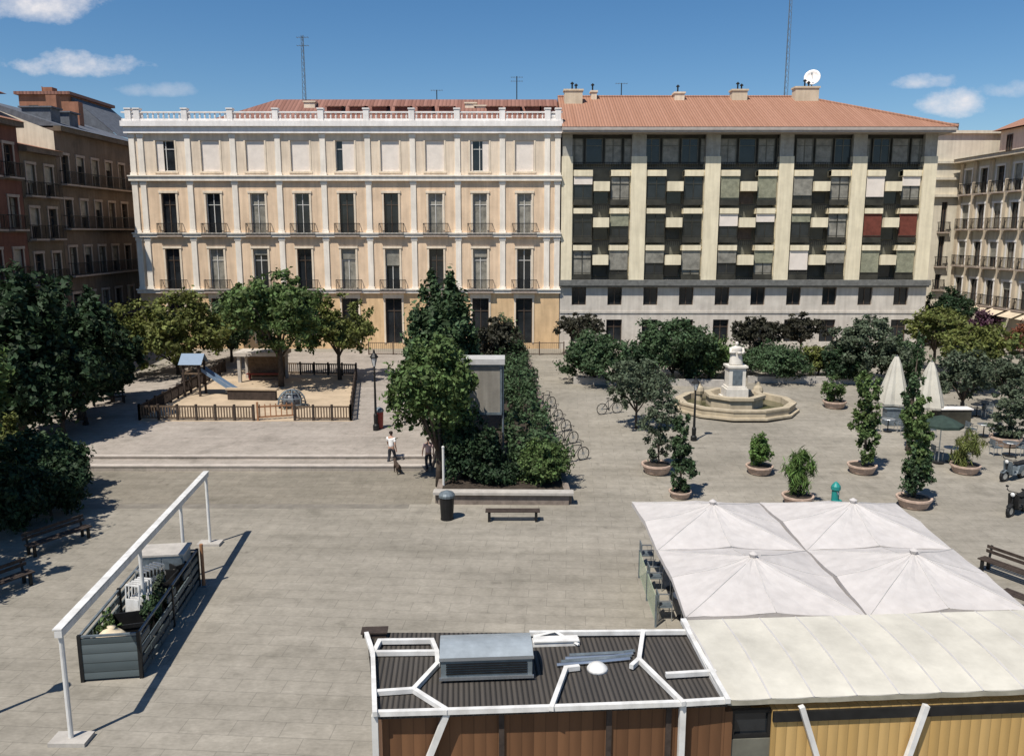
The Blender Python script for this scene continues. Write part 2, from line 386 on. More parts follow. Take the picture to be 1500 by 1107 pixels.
# ------------------------------------------------------------------ buildings
def wall_holes(mb, x0, x1, z0, z1, holes, y=0.0, rev=.25):
    xs = sorted({x0, x1, *[h[0] for h in holes], *[h[1] for h in holes]}); zs = sorted({z0, z1, *[h[2] for h in holes], *[h[3] for h in holes]})
    for i in range(len(xs)-1):
        for j in range(len(zs)-1):
            cx, cz = (xs[i]+xs[i+1])/2, (zs[j]+zs[j+1])/2
            if any(h[0] < cx < h[1] and h[2] < cz < h[3] for h in holes): continue
            mb.quad((xs[i], y, zs[j]), (xs[i+1], y, zs[j]), (xs[i+1], y, zs[j+1]), (xs[i], y, zs[j+1]))
    for (a, c, d, e) in holes:
        mb.quad((a, y, d), (a, y+rev, d), (a, y+rev, e), (a, y, e)); mb.quad((c, y+rev, d), (c, y, d), (c, y, e), (c, y+rev, e))
        mb.quad((a, y, e), (a, y+rev, e), (c, y+rev, e), (c, y, e)); mb.quad((a, y+rev, d), (a, y, d), (c, y, d), (c, y+rev, d))
def shell(mb, x0, x1, z0, z1, depth, y=0.0):
    mb.quad((x1, y, z0), (x1, y+depth, z0), (x1, y+depth, z1), (x1, y, z1)); mb.quad((x0, y+depth, z0), (x0, y, z0), (x0, y, z1), (x0, y+depth, z1))
    mb.quad((x1, y+depth, z0), (x0, y+depth, z0), (x0, y+depth, z1), (x1, y+depth, z1))
    mb.quad((x0, y, z1), (x1, y, z1), (x1, y+depth, z1), (x0, y+depth, z1))
def window(root, x0, x1, z0, z1, y=.22, fm='frame', pane='glass', mull=True, name='window', blind=0.0, bm='blind', trans=True):
    f = MB(); w = .06
    f.box(x0, x0+w, y-.05, y+.03, z0, z1); f.box(x1-w, x1, y-.05, y+.03, z0, z1)
    f.box(x0+w, x1-w, y-.048, y+.028, z1-w, z1); f.box(x0+w, x1-w, y-.048, y+.028, z0, z0+w)
    if mull: f.box((x0+x1)/2-w/2, (x0+x1)/2+w/2, y-.045, y+.025, z0+w, z1-w)
    if trans and z1-z0 > 1.8: zt = z1-.28*(z1-z0); f.box(x0+w, x1-w, y-.04, y+.02, zt-.025, zt+.025)
    o = f.build(name, M[fm], root)
    p = MB(); p.quad((x0, y+.01, z0), (x1, y+.01, z0), (x1, y+.01, z1), (x0, y+.01, z1)); p.build('pane', M[pane], o)
    if blind:
        q = MB(); q.box(x0+.02, x1-.02, y-.10, y-.06, z1-(z1-z0)*blind, z1-.01); q.build('blind', M[bm], o)
    return o
def balcony(root, x0, x1, z, dep=.42, h=1.0, m='slab', step=.11):
    s = MB(); s.box(x0, x1, -dep, -.002, z-.13, z); o = s.build('balcony', M[m], root)
    r = MB(); y = -dep+.04
    r.bar((x0+.03, y, z+h), (x1-.03, y, z+h), .05); r.bar((x0+.03, y, z+.1), (x1-.03, y, z+.1), .035)
    for xx in (x0+.03, x1-.03):
        r.bar((xx, y, z+h), (xx, -.01, z+h), .045); r.bar((xx, y, z+.1), (xx, -.01, z+.1), .03)
        r.bar((xx, y/2, z), (xx, y/2, z+h), .025)
    n = max(3, int((x1-x0)/step))
    for i in range(n+1):
        xx = x0+.03+(x1-x0-.06)*i/n; r.bar((xx, y, z), (xx, y, z+h), .028)
    r.build('railing', M['iron'], o); return o

# ---- left main building
YF = 72.0
X0 = on(199, 345, YF).x; X1 = on(820, 345, YF).x; GZ = GH-.2
def zf(py): return zpx(py, YF)
def xf(px, py=305): return on(px, py, YF).x
LB = thing('apartment_building', 'long pink and cream stucco building with white pilasters and a balustraded parapet', 'building', (X0, YF, 0))
lw = X1-X0; z_base = GZ; zA, zB, zC, zD = zf(427), zf(345), zf(262), zf(195)
bay = [xf(248+65*i)-X0 for i in range(9)]
holes_g, holes_2, holes_3, holes_4 = [], [], [], []
hw = .62
for i, x in enumerate(bay):
    holes_g.append((x-.72, x+.72, zf(503), zf(437)))
    holes_2.append((x-hw, x+hw, zA+.05, zf(364)))
    holes_3.append((x-hw, x+hw, zB+.05, zf(283)))
    holes_4.append((x-.80, x+.80, zf(251), zf(206)))
b = MB(); wall_holes(b, 0, lw, z_base, zA, holes_g); shell(b, 0, lw, z_base, zA, 13); b.build('ground_floor_wall', M['ochre'], LB)
b = MB(); wall_holes(b, 0, lw, zA, zC, holes_2+holes_3); shell(b, 0, lw, zA, zC, 13); b.build('wall', M['stucco'], LB)
b = MB(); wall_holes(b, 0, lw, zC, zD, holes_4); shell(b, 0, lw, zC, zD, 13); b.build('top_floor_wall', M['stucco_top'], LB)
dark4 = {0: (.5, 1.0), 4: (.0, .42), 7: (.25, .72)}
for i, x in enumerate(bay):
    h = holes_g[i]; window(LB, h[0], h[1], h[2], h[3], name='doorway' if i in (3, 5, 8) else 'window', fm='frame', pane='glass', y=.24)
    h = holes_2[i]; w = window(LB, h[0], h[1], h[2], h[3], fm='frame' if i in (0, 3, 6) else 'frame_w', pane=('glass', 'curtain', 'glass')[i % 3], blind=(0, .0, .15, 0, .25, .4, 0, .2, 0)[i], bm='curtain')
    h = holes_3[i]; w = window(LB, h[0], h[1], h[2], h[3], fm='frame' if i in (0, 4, 5) else 'frame_w', pane=('glass', 'glass', 'curtain', 'glass', 'glass', 'glass', 'curtain', 'curtain', 'curtain')[i])
    h = holes_4[i]
    if i in dark4:      # half-open: two blind leaves with a dark gap between
        o = window(LB, h[0], h[1], h[2], h[3], fm='frame_w')
        a, c = dark4[i]; ww = h[1]-h[0]; s = MB()
        if a > 0.02: s.box(h[0]+.02, h[0]+ww*a-.18, .1, .14, h[2], h[3]-.02)
        if c < .98: s.box(h[0]+ww*c-.1, h[1]-.02, .1, .14, h[2], h[3]-.02)
        s.build('blind', M['blind'], o)
    else:
        window(LB, h[0], h[1], h[2], h[3], fm='frame_w', blind=.995)
    # moulded surrounds
    for h in (holes_2[i], holes_3[i]):
        s = MB(); s.box(h[0]-.16, h[0]-.002, -.06, .0, h[2], h[3]); s.box(h[1]+.002, h[1]+.16, -.06, .0, h[2], h[3])
        s.box(h[0]-.22, h[1]+.22, -.1, .0, h[3]+.003, h[3]+.2); s.build('window_surround', M['surround'], LB)
    h = holes_4[i]; s = MB(); s.box(h[0]-.14, h[0]-.002, -.04, 0, h[2], h[3]); s.box(h[1]+.002, h[1]+.14, -.04, 0, h[2], h[3]); s.box(h[0]-.2, h[1]+.2, -.07, 0, h[2]-.14, h[2]-.002); s.build('window_surround', M['surround'], LB)
    h = holes_g[i]; s = MB(); s.box(h[0]-.2, h[1]+.2, -.09, 0, h[3]+.003, h[3]+.42); s.box(h[0]-.16, h[0]-.003, -.05, 0, h[2], h[3]); s.box(h[1]+.003, h[1]+.16, -.05, 0, h[2], h[3])
    s.build('window_surround', M['surround'], LB)
    balcony(LB, x-1.08, x+1.08, zB+.02, .40); balcony(LB, x-1.12, x+1.12, zA+.02, .44)
pil = [xf(p)-X0 for p in [213]+[281+65*i for i in range(9)]]
pil = [.28]+[pil[0]]+pil[1:]+[lw-.25]
for x in pil:
    s = MB()
    for z0, z1 in ((zA+.13, zB-.16), (zB+.16, zC-.2), (zC+.2, zD-.1)):
        s.box(x-.23, x+.23, -.10, 0, z0, z1); s.box(x-.29, x+.29, -.14, 0, z0-.001, z0+.3); s.box(x-.29, x+.29, -.13, 0, z1-.28, z1+.001)
    s.build('pilaster', M['trim'], LB)
for z, h, dep, mm in ((zA, .28, .22, 'trim'), (zB, .28, .24, 'trim'), (zC, .36, .26, 'trim')):
    s = MB(); s.box(-.15, lw+.1, -dep, .0, z-h/2, z+h/2); s.box(-.2, lw+.12, -dep-.1, -.01, z+h/2+.002, z+h/2+.1); s.build('string_course', M[mm], LB)
s = MB(); s.box(-.25, lw+.1, -.30, 0, zD-.05, zf(186)); s.box(-.4, lw+.15, -.5, .3, zf(186)+.003, zf(178)); s.build('cornice', M['white_trim'], LB)
s = MB(); zt = zf(178)
s.box(-.3, lw+.1, -.35, -.1, zt+.002, zt+.18); s.box(-.3, lw+.1, -.36, -.09, zf(166)-.02, zf(166)+.1)
for i in range(len(pil)-1):
    n = 9
    for k in range(1, n):
        x = pil[i]+(pil[i+1]-pil[i])*k/n
        s.lathe([(.05, 0), (.09, .18), (.05, .45), (.06, zf(166)-.02-zt-.18)], (x, -.22, zt+.18), 6)
s.build('balustrade', M['white_trim'], LB)
for x in pil:
    s = MB(); s.box(x-.24, x+.24, -.42, .1, zt+.004, zf(161)); s.box(x-.29, x+.29, -.47, .15, zf(161), zf(161)+.1)
    s.build('parapet_post', M['white_trim'], LB)
# roof: hipped old tiles behind the parapet, a row of red-brown dormers
zr0, zr1 = zf(172), zpx(146, YF+7)
xl0, xl1 = xf(285, 168)-X0, xf(372, 150)-X0
s = MB(); e0, e1 = (2.5, 11.5)
s.quad((xl0, e0, zr0), (lw, e0, zr0), (lw, 7, zr1), (xl1, 7, zr1)); s.quad((lw, e1, zr0), (xl0, e1, zr0), (xl1, 7, zr1), (lw, 7, zr1)); s.poly([(xl0, e1, zr0), (xl0, e0, zr0), (xl1, 7, zr1)])
s.poly([(lw, e0, zr0), (lw, e1, zr0), (lw, 7, zr1)])
s.box(xl0+.1, lw-.05, e0+.2, e1-.2, zD, zr0-.004)
rf = s.build('roof', M['tile_dk'], LB)
for k, px in enumerate([475, 510, 545, 580, 615, 648, 722, 752, 782, 806]):
    x = xf(px, 160)-X0; s = MB(); y = 4.0; zz = zr0+(zr1-zr0)*(y-e0)/(7-e0)
    s.box(x-.62, x+.62, y-.2, y+1.9, zz-.3, zz+.55); s.build('dormer', mat('dormer red brick', (.22, .08, .055), var=.25), rf)
    s = MB(); s.quad((x-.75, y-.35, zz+.62), (x+.75, y-.35, zz+.62), (x+.75, y+2.2, zz+.95), (x-.75, y+2.2, zz+.95)); s.quad((x-.75, y-.35, zz+.552), (x-.75, y+2.2, zz+.88), (x+.75, y+2.2, zz+.88), (x+.75, y-.35, zz+.552)); s.quad((x-.75,y-.35,zz+.552),(x+.75,y-.35,zz+.552),(x+.75,y-.35,zz+.62),(x-.75,y-.35,zz+.62)); s.build('dormer_roof', M['tile_dk'], rf)
for px, tp in ((432, 150), (478, 158), (685, 152), (700, 156)):
    x = xf(px, 160)-X0; s = MB(); s.box(x-.5, x+.5, 5.2, 6.1, zr0+.5, zpx(tp, YF+5.2)); s.box(x-.58, x+.58, 5.12, 6.18, zpx(tp, YF+5.2), zpx(tp, YF+5.2)+.12); s.build('chimney', M['stucco_top'], rf)
# shop canopy in front of the doors (white, half hidden by trees)
s = MB(); xa, xb = xf(338, 455)-X0, xf(372, 455)-X0; zz = zf(452); s.quad((xa, -1.2, zz-.6), (xb, -1.2, zz-.6), (xb, -.02, zz), (xa, -.02, zz)); s.quad((xa, -1.2, zz-.9), (xb, -1.2, zz-.9), (xb, -1.2, zz-.6), (xa, -1.2, zz-.6)); s.build('shop_awning', M['canvas'], LB)

# ---- right main building
RX1 = on(1364, 345, YF).x; RB = thing('apartment_block', 'cream modern block with glazed window bays under a red tiled hip roof', 'building', (X1+.06, YF, 0))
o0 = X1+.06; rw = RX1-o0
def xr(px, py=330): return on(px, py, YF).x-o0
zE, zBelt0, zBelt1 = zf(196), zf(418), zf(410)
lowx = [848+52.4*i for i in range(10)]
hm = [(xr(p-10.5, 435), xr(p+10.5, 435), zf(447), zf(421)) for p in lowx]
hg = [(xr(p-11.5, 435), xr(p+11.5, 435), zf(506), zf(468)) for p in lowx]
b = MB(); wall_holes(b, 0, rw, GZ, zBelt0, hm+hg, rev=.3); shell(b, 0, rw, GZ, zBelt0, 14); b.build('base_wall', M['grey_stone'], RB)
for k in range(10):
    window(RB, *hm[k], y=.27, fm='frame', pane='glass', trans=False); window(RB, *hg[k], y=.27, fm='frame', pane='glass', name='shop_window')
s = MB(); zz = zf(457)
s.box(0, rw, -.07, 0, zz-.1, zz+.1); s.box(0, rw+.02, -.05, 0, GZ, zf(500)); s.build('string_course', M['grey_stone'], RB)
s = MB(); s.box(-.02, rw+.15, -.42, .9, zBelt0+.003, zBelt1); s.box(-.01, rw+.1, -.25, .9, zBelt0-.14, zBelt0); s.build('belt_course', M['belt'], RB)
zPt = zf(229)
# core behind the recessed bays
s = MB(); s.box(.02, rw-.02, 1.0, 14, zBelt1+.002, zE); s.build('recess_wall', M['mid_panel'], RB)
pxs = [(822, 838), (923, 945), (1030, 1052), (1137, 1158), (1243, 1264), (1346, 1366)]
for a, c in pxs:
    s = MB(); s.box(max(0, xr(a)), min(rw, xr(c)), -.02, 1.0, zBelt1+.003, zPt); s.build('pilaster', M['concrete'], RB)
    s = MB(); s.box(max(0, xr(a))+.04, min(rw, xr(c))-.04, .18, .58, zPt+.003, zE-.004); s.build('pier_head', mat('grey pier head', (.40, .385, .34), var=.12, streak=.15), RB)
s = MB(); s.box(rw-.05, rw+.0, 1.0, 14.0, zBelt1, zPt); s.build('side_wall', M['concrete'], RB)
rowz = [(zf(410), zf(367)), (zf(356), zf(313)), (zf(301), zf(258))]
panes = [['curtain', 'curtain', 'glass'], ['glass', 'glass', 'glass']]
for bi in range(5):
    A = pxs[bi][1]; Bq = pxs[bi+1][0]; xa, xb = xr(A), xr(Bq); ww = xb-xa
    l0, l1 = xa+.11, xa+ww*.345; c0, c1 = xa+ww*.365, xa+ww*.635; r0, r1 = xb-ww*.345, xb-.11
    for x in (xa, xb-.1):
        s = MB(); s.box(x, x+.1, .30, 1.0, zBelt1+.004, zf(249)-.004)
        s.build('jamb_strip', M['concrete'], RB)
    for ri, (za, zb) in enumerate(rowz):
        for si, (p0, p1) in enumerate(((l0, l1), (r0, r1))):
            bl = rng.choice([0, 0, 0, .3, .45, .7]); bm = rng.choice(['curtain', 'green_blind', 'curtain', 'blind'])
            if bi == 4 and ri == 1: bl, bm = .97, 'red_awn'
            if bi == 4 and ri == 0: bl, bm = .8, 'green_blind'
            if bi == 2 and ri == 2: bl, bm = .85, 'green_blind'
            if bi == 4 and ri == 2 : bl, bm = (.75, 'blind') if si == 0 else (.35, 'blind')
            o = window(RB, p0, p1, za+.15, zb, y=.24, fm='dark_panel', pane=rng.choice(['glass', 'glass', 'glass', 'curtain']), blind=bl, bm=bm)
            s = MB(); s.box(p0, p1, .03, 1.0, zb+.004, zb+.46); s.build('spandrel', M['concrete'], o)
            s = MB(); s.bar((p0, .12, za+.62), (p1, .12, za+.62), .05); s.box(p0, p1, .10, .13, za+.03, za+.5); s.build('sill_rail', M['dark_panel'], o)
        # centre: cream parapet box hung half a storey higher, dark loggia below it
        zt_ = zf((388, 333, 280)[ri]); zt2 = zf((370, 315, 262)[ri])
        zt2 -= .22; s = MB(); s.box(c0, c1, -.12, .95, zt_, zt2); o = s.build('balcony', M['concrete'], RB)
        s = MB(); s.box(c0+.08, c1-.08, .7, .74, zt_-1.05, zt_-.004); s.build('loggia_door', M[rng.choice(['glass', 'frame', 'dark_panel'])], o)
        s = MB(); s.bar((c0, .0, zt_-1.15), (c1, .0, zt_-1.15), .06)
        for k in range(9): s.bar((c0+(c1-c0)*k/8, 0, zt_-1.55), (c0+(c1-c0)*k/8, 0, zt_-1.15), .03)
        s.build('railing', M['iron'], o)
# top gallery: dark glazing with grey panels under the eave
s = MB(); s.box(.02, rw, .75, 1.0, zPt-.4, zE); s.build('gallery_wall', M['dark_panel'], RB)
for k in range(19):
    x = .4+(rw-.9)*k/19; w_ = (rw-.9)/19
    o = window(RB, x+.08, x+w_*.92, zf(240), zf(202), y=.62, fm='mid_panel', pane=('curtain', 'glass', 'curtain', 'curtain', 'glass')[k % 5], mull=(k % 2 == 0), name='gallery_window')
s = MB(); s.bar((.1, .1, zf(238)), (rw-.1, .1, zf(238)), .06); s.bar((.1, .1, zf(246)), (rw-.1, .1, zf(246)), .06)
for k in range(160): x = .1+(rw-.2)*k/159; s.bar((x, .1, zf(246)), (x, .1, zf(238)), .025)
s.build('gallery_railing', M['iron'], RB)
# spandrels of the top floor
s = MB()
for bi in range(5):
    A = pxs[bi][1]; Bq = pxs[bi+1][0]; xa, xb = xr(A), xr(Bq); ww = xb-xa
    s.box(xa, xa+ww*.345, .12, .74, zf(257.5), zf(249)); s.box(xb-ww*.345, xb, .12, .74, zf(257.5), zf(249))
s.build('gallery_spandrel', M['concrete'], RB)
# eave + hip roof
ez = zE; ov = 1.15
s = MB(); s.box(-.0, rw+.75, -ov, 14.5, ez, ez+.16); s.box(-.0, rw+.8, -ov-.08, 14.55, ez+.162, ez+.42); s.build('eave', mat('pale eave board', (.42, .37, .33), var=.1), RB)
zr = zpx(141, YF+6.3); rz0 = ez+.425; xe = rw+.85; xh = xr(1212, 150)
s = MB(); yf_, yb_ = -ov-.1, 14.6; ym = 6.7
s.quad((0.0, yf_, rz0), (xe, yf_, rz0), (xh, ym, zr), (.0, ym, zr)); s.quad((xe, yb_, rz0), (0, yb_, rz0), (0, ym, zr), (xh, ym, zr)); s.poly([(xe, yf_, rz0), (xe, yb_, rz0), (xh, ym, zr)]); s.poly([(0, yb_, rz0), (0, yf_, rz0), (0, ym, zr)])
rf = s.build('roof', M['tile'], RB)
s = MB(); s.tube([(0, ym, zr), (xh, ym, zr)], .13, 8); s.tube([(xh, ym, zr), (xe, yf_, rz0+.04)], .13, 8); s.build('ridge_tile', M['tile'], rf)
for px, w_, tp, y in ((846, 26, 132, 5.2), (1015, 14, 136, 6.2), (1110, 22, 132, 6.2), (1215, 34, 128, 6.0), (880, 8, 134, 6.4)):
    x = xr(px, 145); hw_ = w_*mpp(YF+y, 22)/2; z1 = zpx(tp, YF+y); zb_ = rz0+(zr-rz0)*(y-yf_)/(ym-yf_)-.4
    s = MB(); s.box(x-hw_, x+hw_, y-.5, y+.5, zb_, z1-.15); s.box(x-hw_-.09, x+hw_+.09, y-.58, y+.58, z1-.15, z1); o = s.build('chimney', M['salmon'] if w_ > 20 else M['stucco_top'], rf)
    s = MB(); s.tube([(x-.1, y, z1), (x-.1, y, z1+.5)], .07, 6); s.lathe([(.16, 0), (.17, .06), (.02, .2)], (x-.1, y, z1+.5), 8)
    if w_ > 15: s.tube([(x+.25, y, z1), (x+.25, y, z1+.35)], .07, 6); s.lathe([(.16, 0), (.17, .06), (.02, .2)], (x+.25, y, z1+.35), 8)
    s.build('flue', M['iron'], o)
s = MB(); s.quad((xr(1195,150), 4.6, zf(160)), (xr(1236,150), 4.6, zf(160)), (xr(1236,150), 4.6, zpx(148, YF+4.6)), (xr(1195,150), 4.6, zpx(148, YF+4.6)))
# antennas and the dish are things on the roofs
def mast(px, ytop, ybot, Y, label, arms=0, r=.045, lattice=False):
    z0, z1 = zpx(ybot, Y), zpx(ytop, Y); p = on(px, ybot, Y); h = z1-z0
    t = thing('antenna_mast', label, 'antenna', p); s = MB()
    if lattice:
        q = .17
        for dx, dy in ((-q, -q), (q, -q), (0, q)): s.tube([(dx, dy, 0), (dx*.6, dy*.6, h)], .022, 5)
        n = int(h/.5)
        for k in range(n):
            zz = h*k/n; zz2 = h*(k+1)/n; c0 = 1-.4*k/n; c1 = 1-.4*(k+1)/n
            s.bar((-q*c0, -q*c0, zz), (q*c1, -q*c1, zz2), .018); s.bar((q*c0, -q*c0, zz), (0, q*c1, zz2), .018); s.bar((0, q*c0, zz), (-q*c1, -q*c1, zz2), .018)
    else: s.tube([(0, 0, 0), (0, 0, h)], r, 6)
    s.build('mast', M['iron'] if not lattice else M['greymetal'], t)
    if arms:
        s = MB()
        for k in range(arms):
            z = h*(.97-.12*k); s.bar((-.55, 0, z), (.55, 0, z), .03)
            for j in range(5): s.bar((-.5+.25*j, -.28, z), (-.5+.25*j, .28, z), .02)
        s.build('aerial', M['greymetal'], t)
mast(447, 52, 152, YF+6.8, 'tall thin lattice antenna mast above the old brown tiled roof', 2, lattice=True)
mast(1150, -40, 142, YF+7.2, 'tallest lattice radio mast behind the red tiled roof, running out of the picture', 0, lattice=True)
mast(757, 112, 160, YF+7, 'short television aerial on the brown roof near the taller block', 2)
mast(910, 122, 142, YF+6.9, 'small aerial left of the middle on the red roof ridge', 1)
mast(640, 132, 152, YF+7, 'stub aerial on the brown roof ridge between two dormers', 1)
p = on(1188, 140, YF+6.5)
t = thing('satellite_dish', 'round white satellite dish on the red roof ridge beside a chimney', 'satellite dish', p)
s = MB(); s.tube([(0, 0, -.7), (0, 0, 1.3)], .06, 8); s.build('post', M['greymetal'], t)
s = MB(); n = 20; pr = [(.02, .0), (.3, .04), (.55, .14), (.72, .26)]; pr2 = [(r, z+.03) for r, z in reversed(pr)]
s.lathe(pr+pr2[:-1]+[(.02, .04)], (0, 0, 0), 20)
do = s.build('reflector', M['white_trim'], t, loc=(0, -.1, 1.45), smooth=True); do.rotation_euler = (R(72), 0, R(-25))
s = MB(); s.bar((0, 0, .0), (0, .1, .75), .03); s.box(-.06, .06, .02, .16, .7, .85); a = s.build('feed_arm', M['greymetal'], t, loc=(0, -.1, 1.45)); a.rotation_euler = (R(72), 0, R(-25))

# ---- street fronts at the sides
def front(name, label, loc, rz, length, floors, ztop, wm, nb, depth=12, trim='slab', balc=True, ww=.55, wh=2.3, roof='tile', cont=False, fr='frame', pane='glass', z0=GZ, first_bay=.5, surround=None, eave=.6, ridge=2.6, balm='slab', pil_m=None):
    t = thing(name, label, 'building', loc, rz); hs = []
    for zfl in floors:
        for k in range(nb):
            x = length*(k+first_bay)/nb; hs.append((x-ww, x+ww, zfl+.05, min(zfl+wh, ztop-.4)))
    b = MB(); wall_holes(b, 0, length, z0, ztop, hs); shell(b, 0, length, z0, ztop, depth); b.build('wall', M[wm], t)
    for i, h in enumerate(hs):
        window(t, *h, fm=fr, pane=rng.choice([pane, pane, 'curtain']), blind=rng.choice([0, 0, 0, .3, .6]), bm='curtain')
        if balc and not cont: balcony(t, h[0]-.35, h[1]+.35, h[2]-.03, .5, step=.16, m=balm)
    if cont:
        for zfl in floors: balcony(t, .3, length-.3, zfl+.02, .55, step=.2, m=balm)
    if surround:
        for h in hs:
            s = MB(); s.box(h[0]-.15, h[0]-.002, -.05, 0, h[2], h[3]); s.box(h[1]+.002, h[1]+.15, -.05, 0, h[2], h[3]); s.box(h[0]-.2, h[1]+.2, -.08, 0, h[3]+.003, h[3]+.2)
            s.build('window_surround', M[surround], t)
    if pil_m:
        s = MB()
        for k in range(nb+1):
            x = min(max(length*k/nb, .3), length-.3); s.box(x-.26, x+.26, -.18, 0, z0+3.5, ztop-.3)
        s.build('pilaster', M[pil_m], t)
    s = MB()
    for zfl in floors: s = MB(); s.box(-.0, length+.0, -.1, 0, zfl-.22, zfl-.12); s.build('string_course', M[trim], t)
    s = MB(); s.box(-.0, length+.0, -eave, 0, ztop-.25, ztop+.12); s.build('cornice', M[trim], t)
    if roof:
        s = MB(); za = ztop+.125
        s.quad((0, -eave-.1, za), (length, -eave-.1, za), (length, depth*.5, za+ridge), (0, depth*.5, za+ridge)); s.quad((length, depth, za), (0, depth, za), (0, depth*.5, za+ridge), (length, depth*.5, za+ridge))
        s.poly([(0, depth, za), (0, -eave-.1, za), (0, depth*.5, za+ridge)]); s.poly([(length, -eave-.1, za), (length, depth, za), (length, depth*.5, za+ridge)])
        s.build('roof', M[roof], t)
    return t
LX = -36.0
f1 = front('town_house', 'dull red shaded town house at the left edge with a tiled roof', (LX, 31, 0), R(90), 30.7, [4.4, 8.0, 11.7, 15.4], 19.2, 'render_rd', 12, trim='render_dk', ridge=3.0, surround='slab')  # front extended out of view towards the camera to shade the evergreens
s = MB(); s.box(.5, 30.4, .9, 9, 19.33, 21.3); at1 = s.build('attic', M['render_rd'], f1)
s = MB(); s.quad((.2, .4, 21.302), (30.7, .4, 21.302), (30.7, 5, 23.2), (.2, 5, 23.2)); s.quad((30.7, 9.5, 21.302), (.2, 9.5, 21.302), (.2, 5, 23.2), (30.7, 5, 23.2)); s.poly([(30.7, .4, 21.302), (30.7, 9.5, 21.302), (30.7, 5, 23.2)]); s.poly([(.2, 9.5, 21.302), (.2, .4, 21.302), (.2, 5, 23.2)]); s.build('attic_roof', M['tile_dk'], at1)
for k in range(8): window(at1, 6.4+3*k, 7.3+3*k, 19.6, 21.0, y=.86, fm='frame_w', pane='curtain', trans=False)
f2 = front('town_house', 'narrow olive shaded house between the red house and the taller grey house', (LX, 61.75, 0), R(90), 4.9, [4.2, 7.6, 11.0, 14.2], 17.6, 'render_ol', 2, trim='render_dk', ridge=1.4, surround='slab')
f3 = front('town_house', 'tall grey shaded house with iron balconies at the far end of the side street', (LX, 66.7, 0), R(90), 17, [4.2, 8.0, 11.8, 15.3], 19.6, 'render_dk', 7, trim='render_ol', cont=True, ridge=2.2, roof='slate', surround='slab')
s = MB(); s.poly([(-.012, 0, 17.2), (-.012, 0, 19.3), (-.012, 4.2, 20.9), (-.012, 9, 20.9), (-.012, 9, 17.2)]); s.build('gable_wall', M['cream_wall'], f3)
for x in (2.2, 5.0): s = MB(); s.box(x-.7, x+.7, .9, 3.2, 19.75, 21.3); s.box(x-.85, x+.85, .7, 3.4, 21.302, 21.42); s.build('dormer', M['slate'], f3)
for y in (7.8, 11.5): s = MB(); s.box(y-.4, y+.4, 3.5, 4.4, 20.2, 23.2); s.build('chimney', M['brick_tw'], f3)
# tower block behind
t = thing('tower_house', 'orange brick house with a slate slope rising behind the shaded side street', 'building', (-49.6, 86, 0))
tz = zpx(139, 86); s = MB(); s.box(0, 5.0, 0, 9, GZ, tz); s.build('wall', M['brick_tw'], t)
s = MB(); s.box(-.3, 5.3, -.3, 9.3, tz+.002, tz+.3); s.build('roof', M['tile_dk'], t)
s = MB(); s.poly([(5.02, .5, tz-.1), (5.02, 9, tz-.1), (9.4, 9, tz-3.9), (9.4, .5, tz-3.9)]); s.poly([(5.02, .5, tz-3.95), (9.4, .5, tz-3.95), (5.02, .5, tz-.1)]); s.box(5.02, 9.3, .6, 8.9, GZ, tz-3.95); s.build('slate_slope', M['slate'], t)
for x in (1.0, 3.2): window(t, x, x+.9, tz-2.6, tz-1.0, y=-.04, fm='frame', pane='glass')
s = MB(); s.tube([(.8, 3, tz), (.8, 3, tz+1.3)], .05, 6); s.box(.3, 1.3, 4, 5, tz+.3, tz+1.4); s.build('chimney', M['brick_tw'], t)
# right: pale house facing the square, then the street front
xq0, xq1 = on(1372, 300, 86).x, on(1418, 300, 86).x
Q = thing('town_house', 'pale cream house with narrow windows in the gap right of the modern block', 'building', (xq0, 86, 0))
qz = zpx(196, 86); qw = xq1-xq0+6
hs = [(.55, 1.15, zpx(c+22, 86), zpx(c-22, 86)) for c in (318, 368)]+[(.5, 1.1, zpx(424, 86), zpx(402, 86)), (5, 5.9, zpx(340, 86), zpx(300, 86))]
b = MB(); wall_holes(b, -3, qw, GZ, qz, hs); shell(b, -3, qw, GZ, qz, 10); b.build('wall', M['cream_wall'], Q)
for h in hs: window(Q, *h); balcony(Q, h[0]-.3, h[1]+.3, h[2], .4)
s = MB()
for yq, d in ((238, .3), (262, .35), (287, .4)): s = MB(); s.box(-3, qw, -d, 0, zpx(yq, 86)-.12, zpx(yq, 86)+.12); s.build('string_course', M['cream_wall'], Q)
s = MB(); s.box(-3.1, qw, -.3, 10, qz+.002, qz+.3); s.build('cornice', M['cream_wall'], Q)
s = MB(); s.box(0, 2.6, 2, 7, qz+.3, qz+1.3); s.build('roof_tank', M['slate'], Q)
RXX = 45.6
f4 = front('town_house', 'long cream street front with stacked balconies at the right edge', (RXX, 85.4, 0), R(-90), 30, [4.6, 8.2, 11.8, 15.2], 18.6, 'cream_wall', 11, trim='salmon', ww=.62, wh=2.4, surround='white_trim', eave=.9, ridge=1.0, pil_m='salmon', roof='tile')
s = MB(); s.box(1, 30, 3.0, 11, 18.9, 21.4); a4 = s.build('attic', M['cream_wall'], f4)
s = MB(); s.quad((.6, 2.3, 21.402), (30, 2.3, 21.402), (30, 7, 23.4), (.6, 7, 23.4)); s.poly([(.6, 11.5, 21.402), (.6, 2.3, 21.402), (.6, 7, 23.4)]); s.quad((30, 11.5, 21.402), (.6, 11.5, 21.402), (.6, 7, 23.4), (30, 7, 23.4)); s.build('attic_roof', M['tile'], a4)
for k in range(9): window(a4, 2.2+k*3, 3.1+k*3, 19.3, 20.9, y=2.96, trans=False)
s = MB()
for k in range(2, 11): s.quad((k*2.7, -1.4, 4.0), (k*2.7+2.2, -1.4, 4.0), (k*2.7+2.2, -.02, 4.6), (k*2.7, -.02, 4.6))
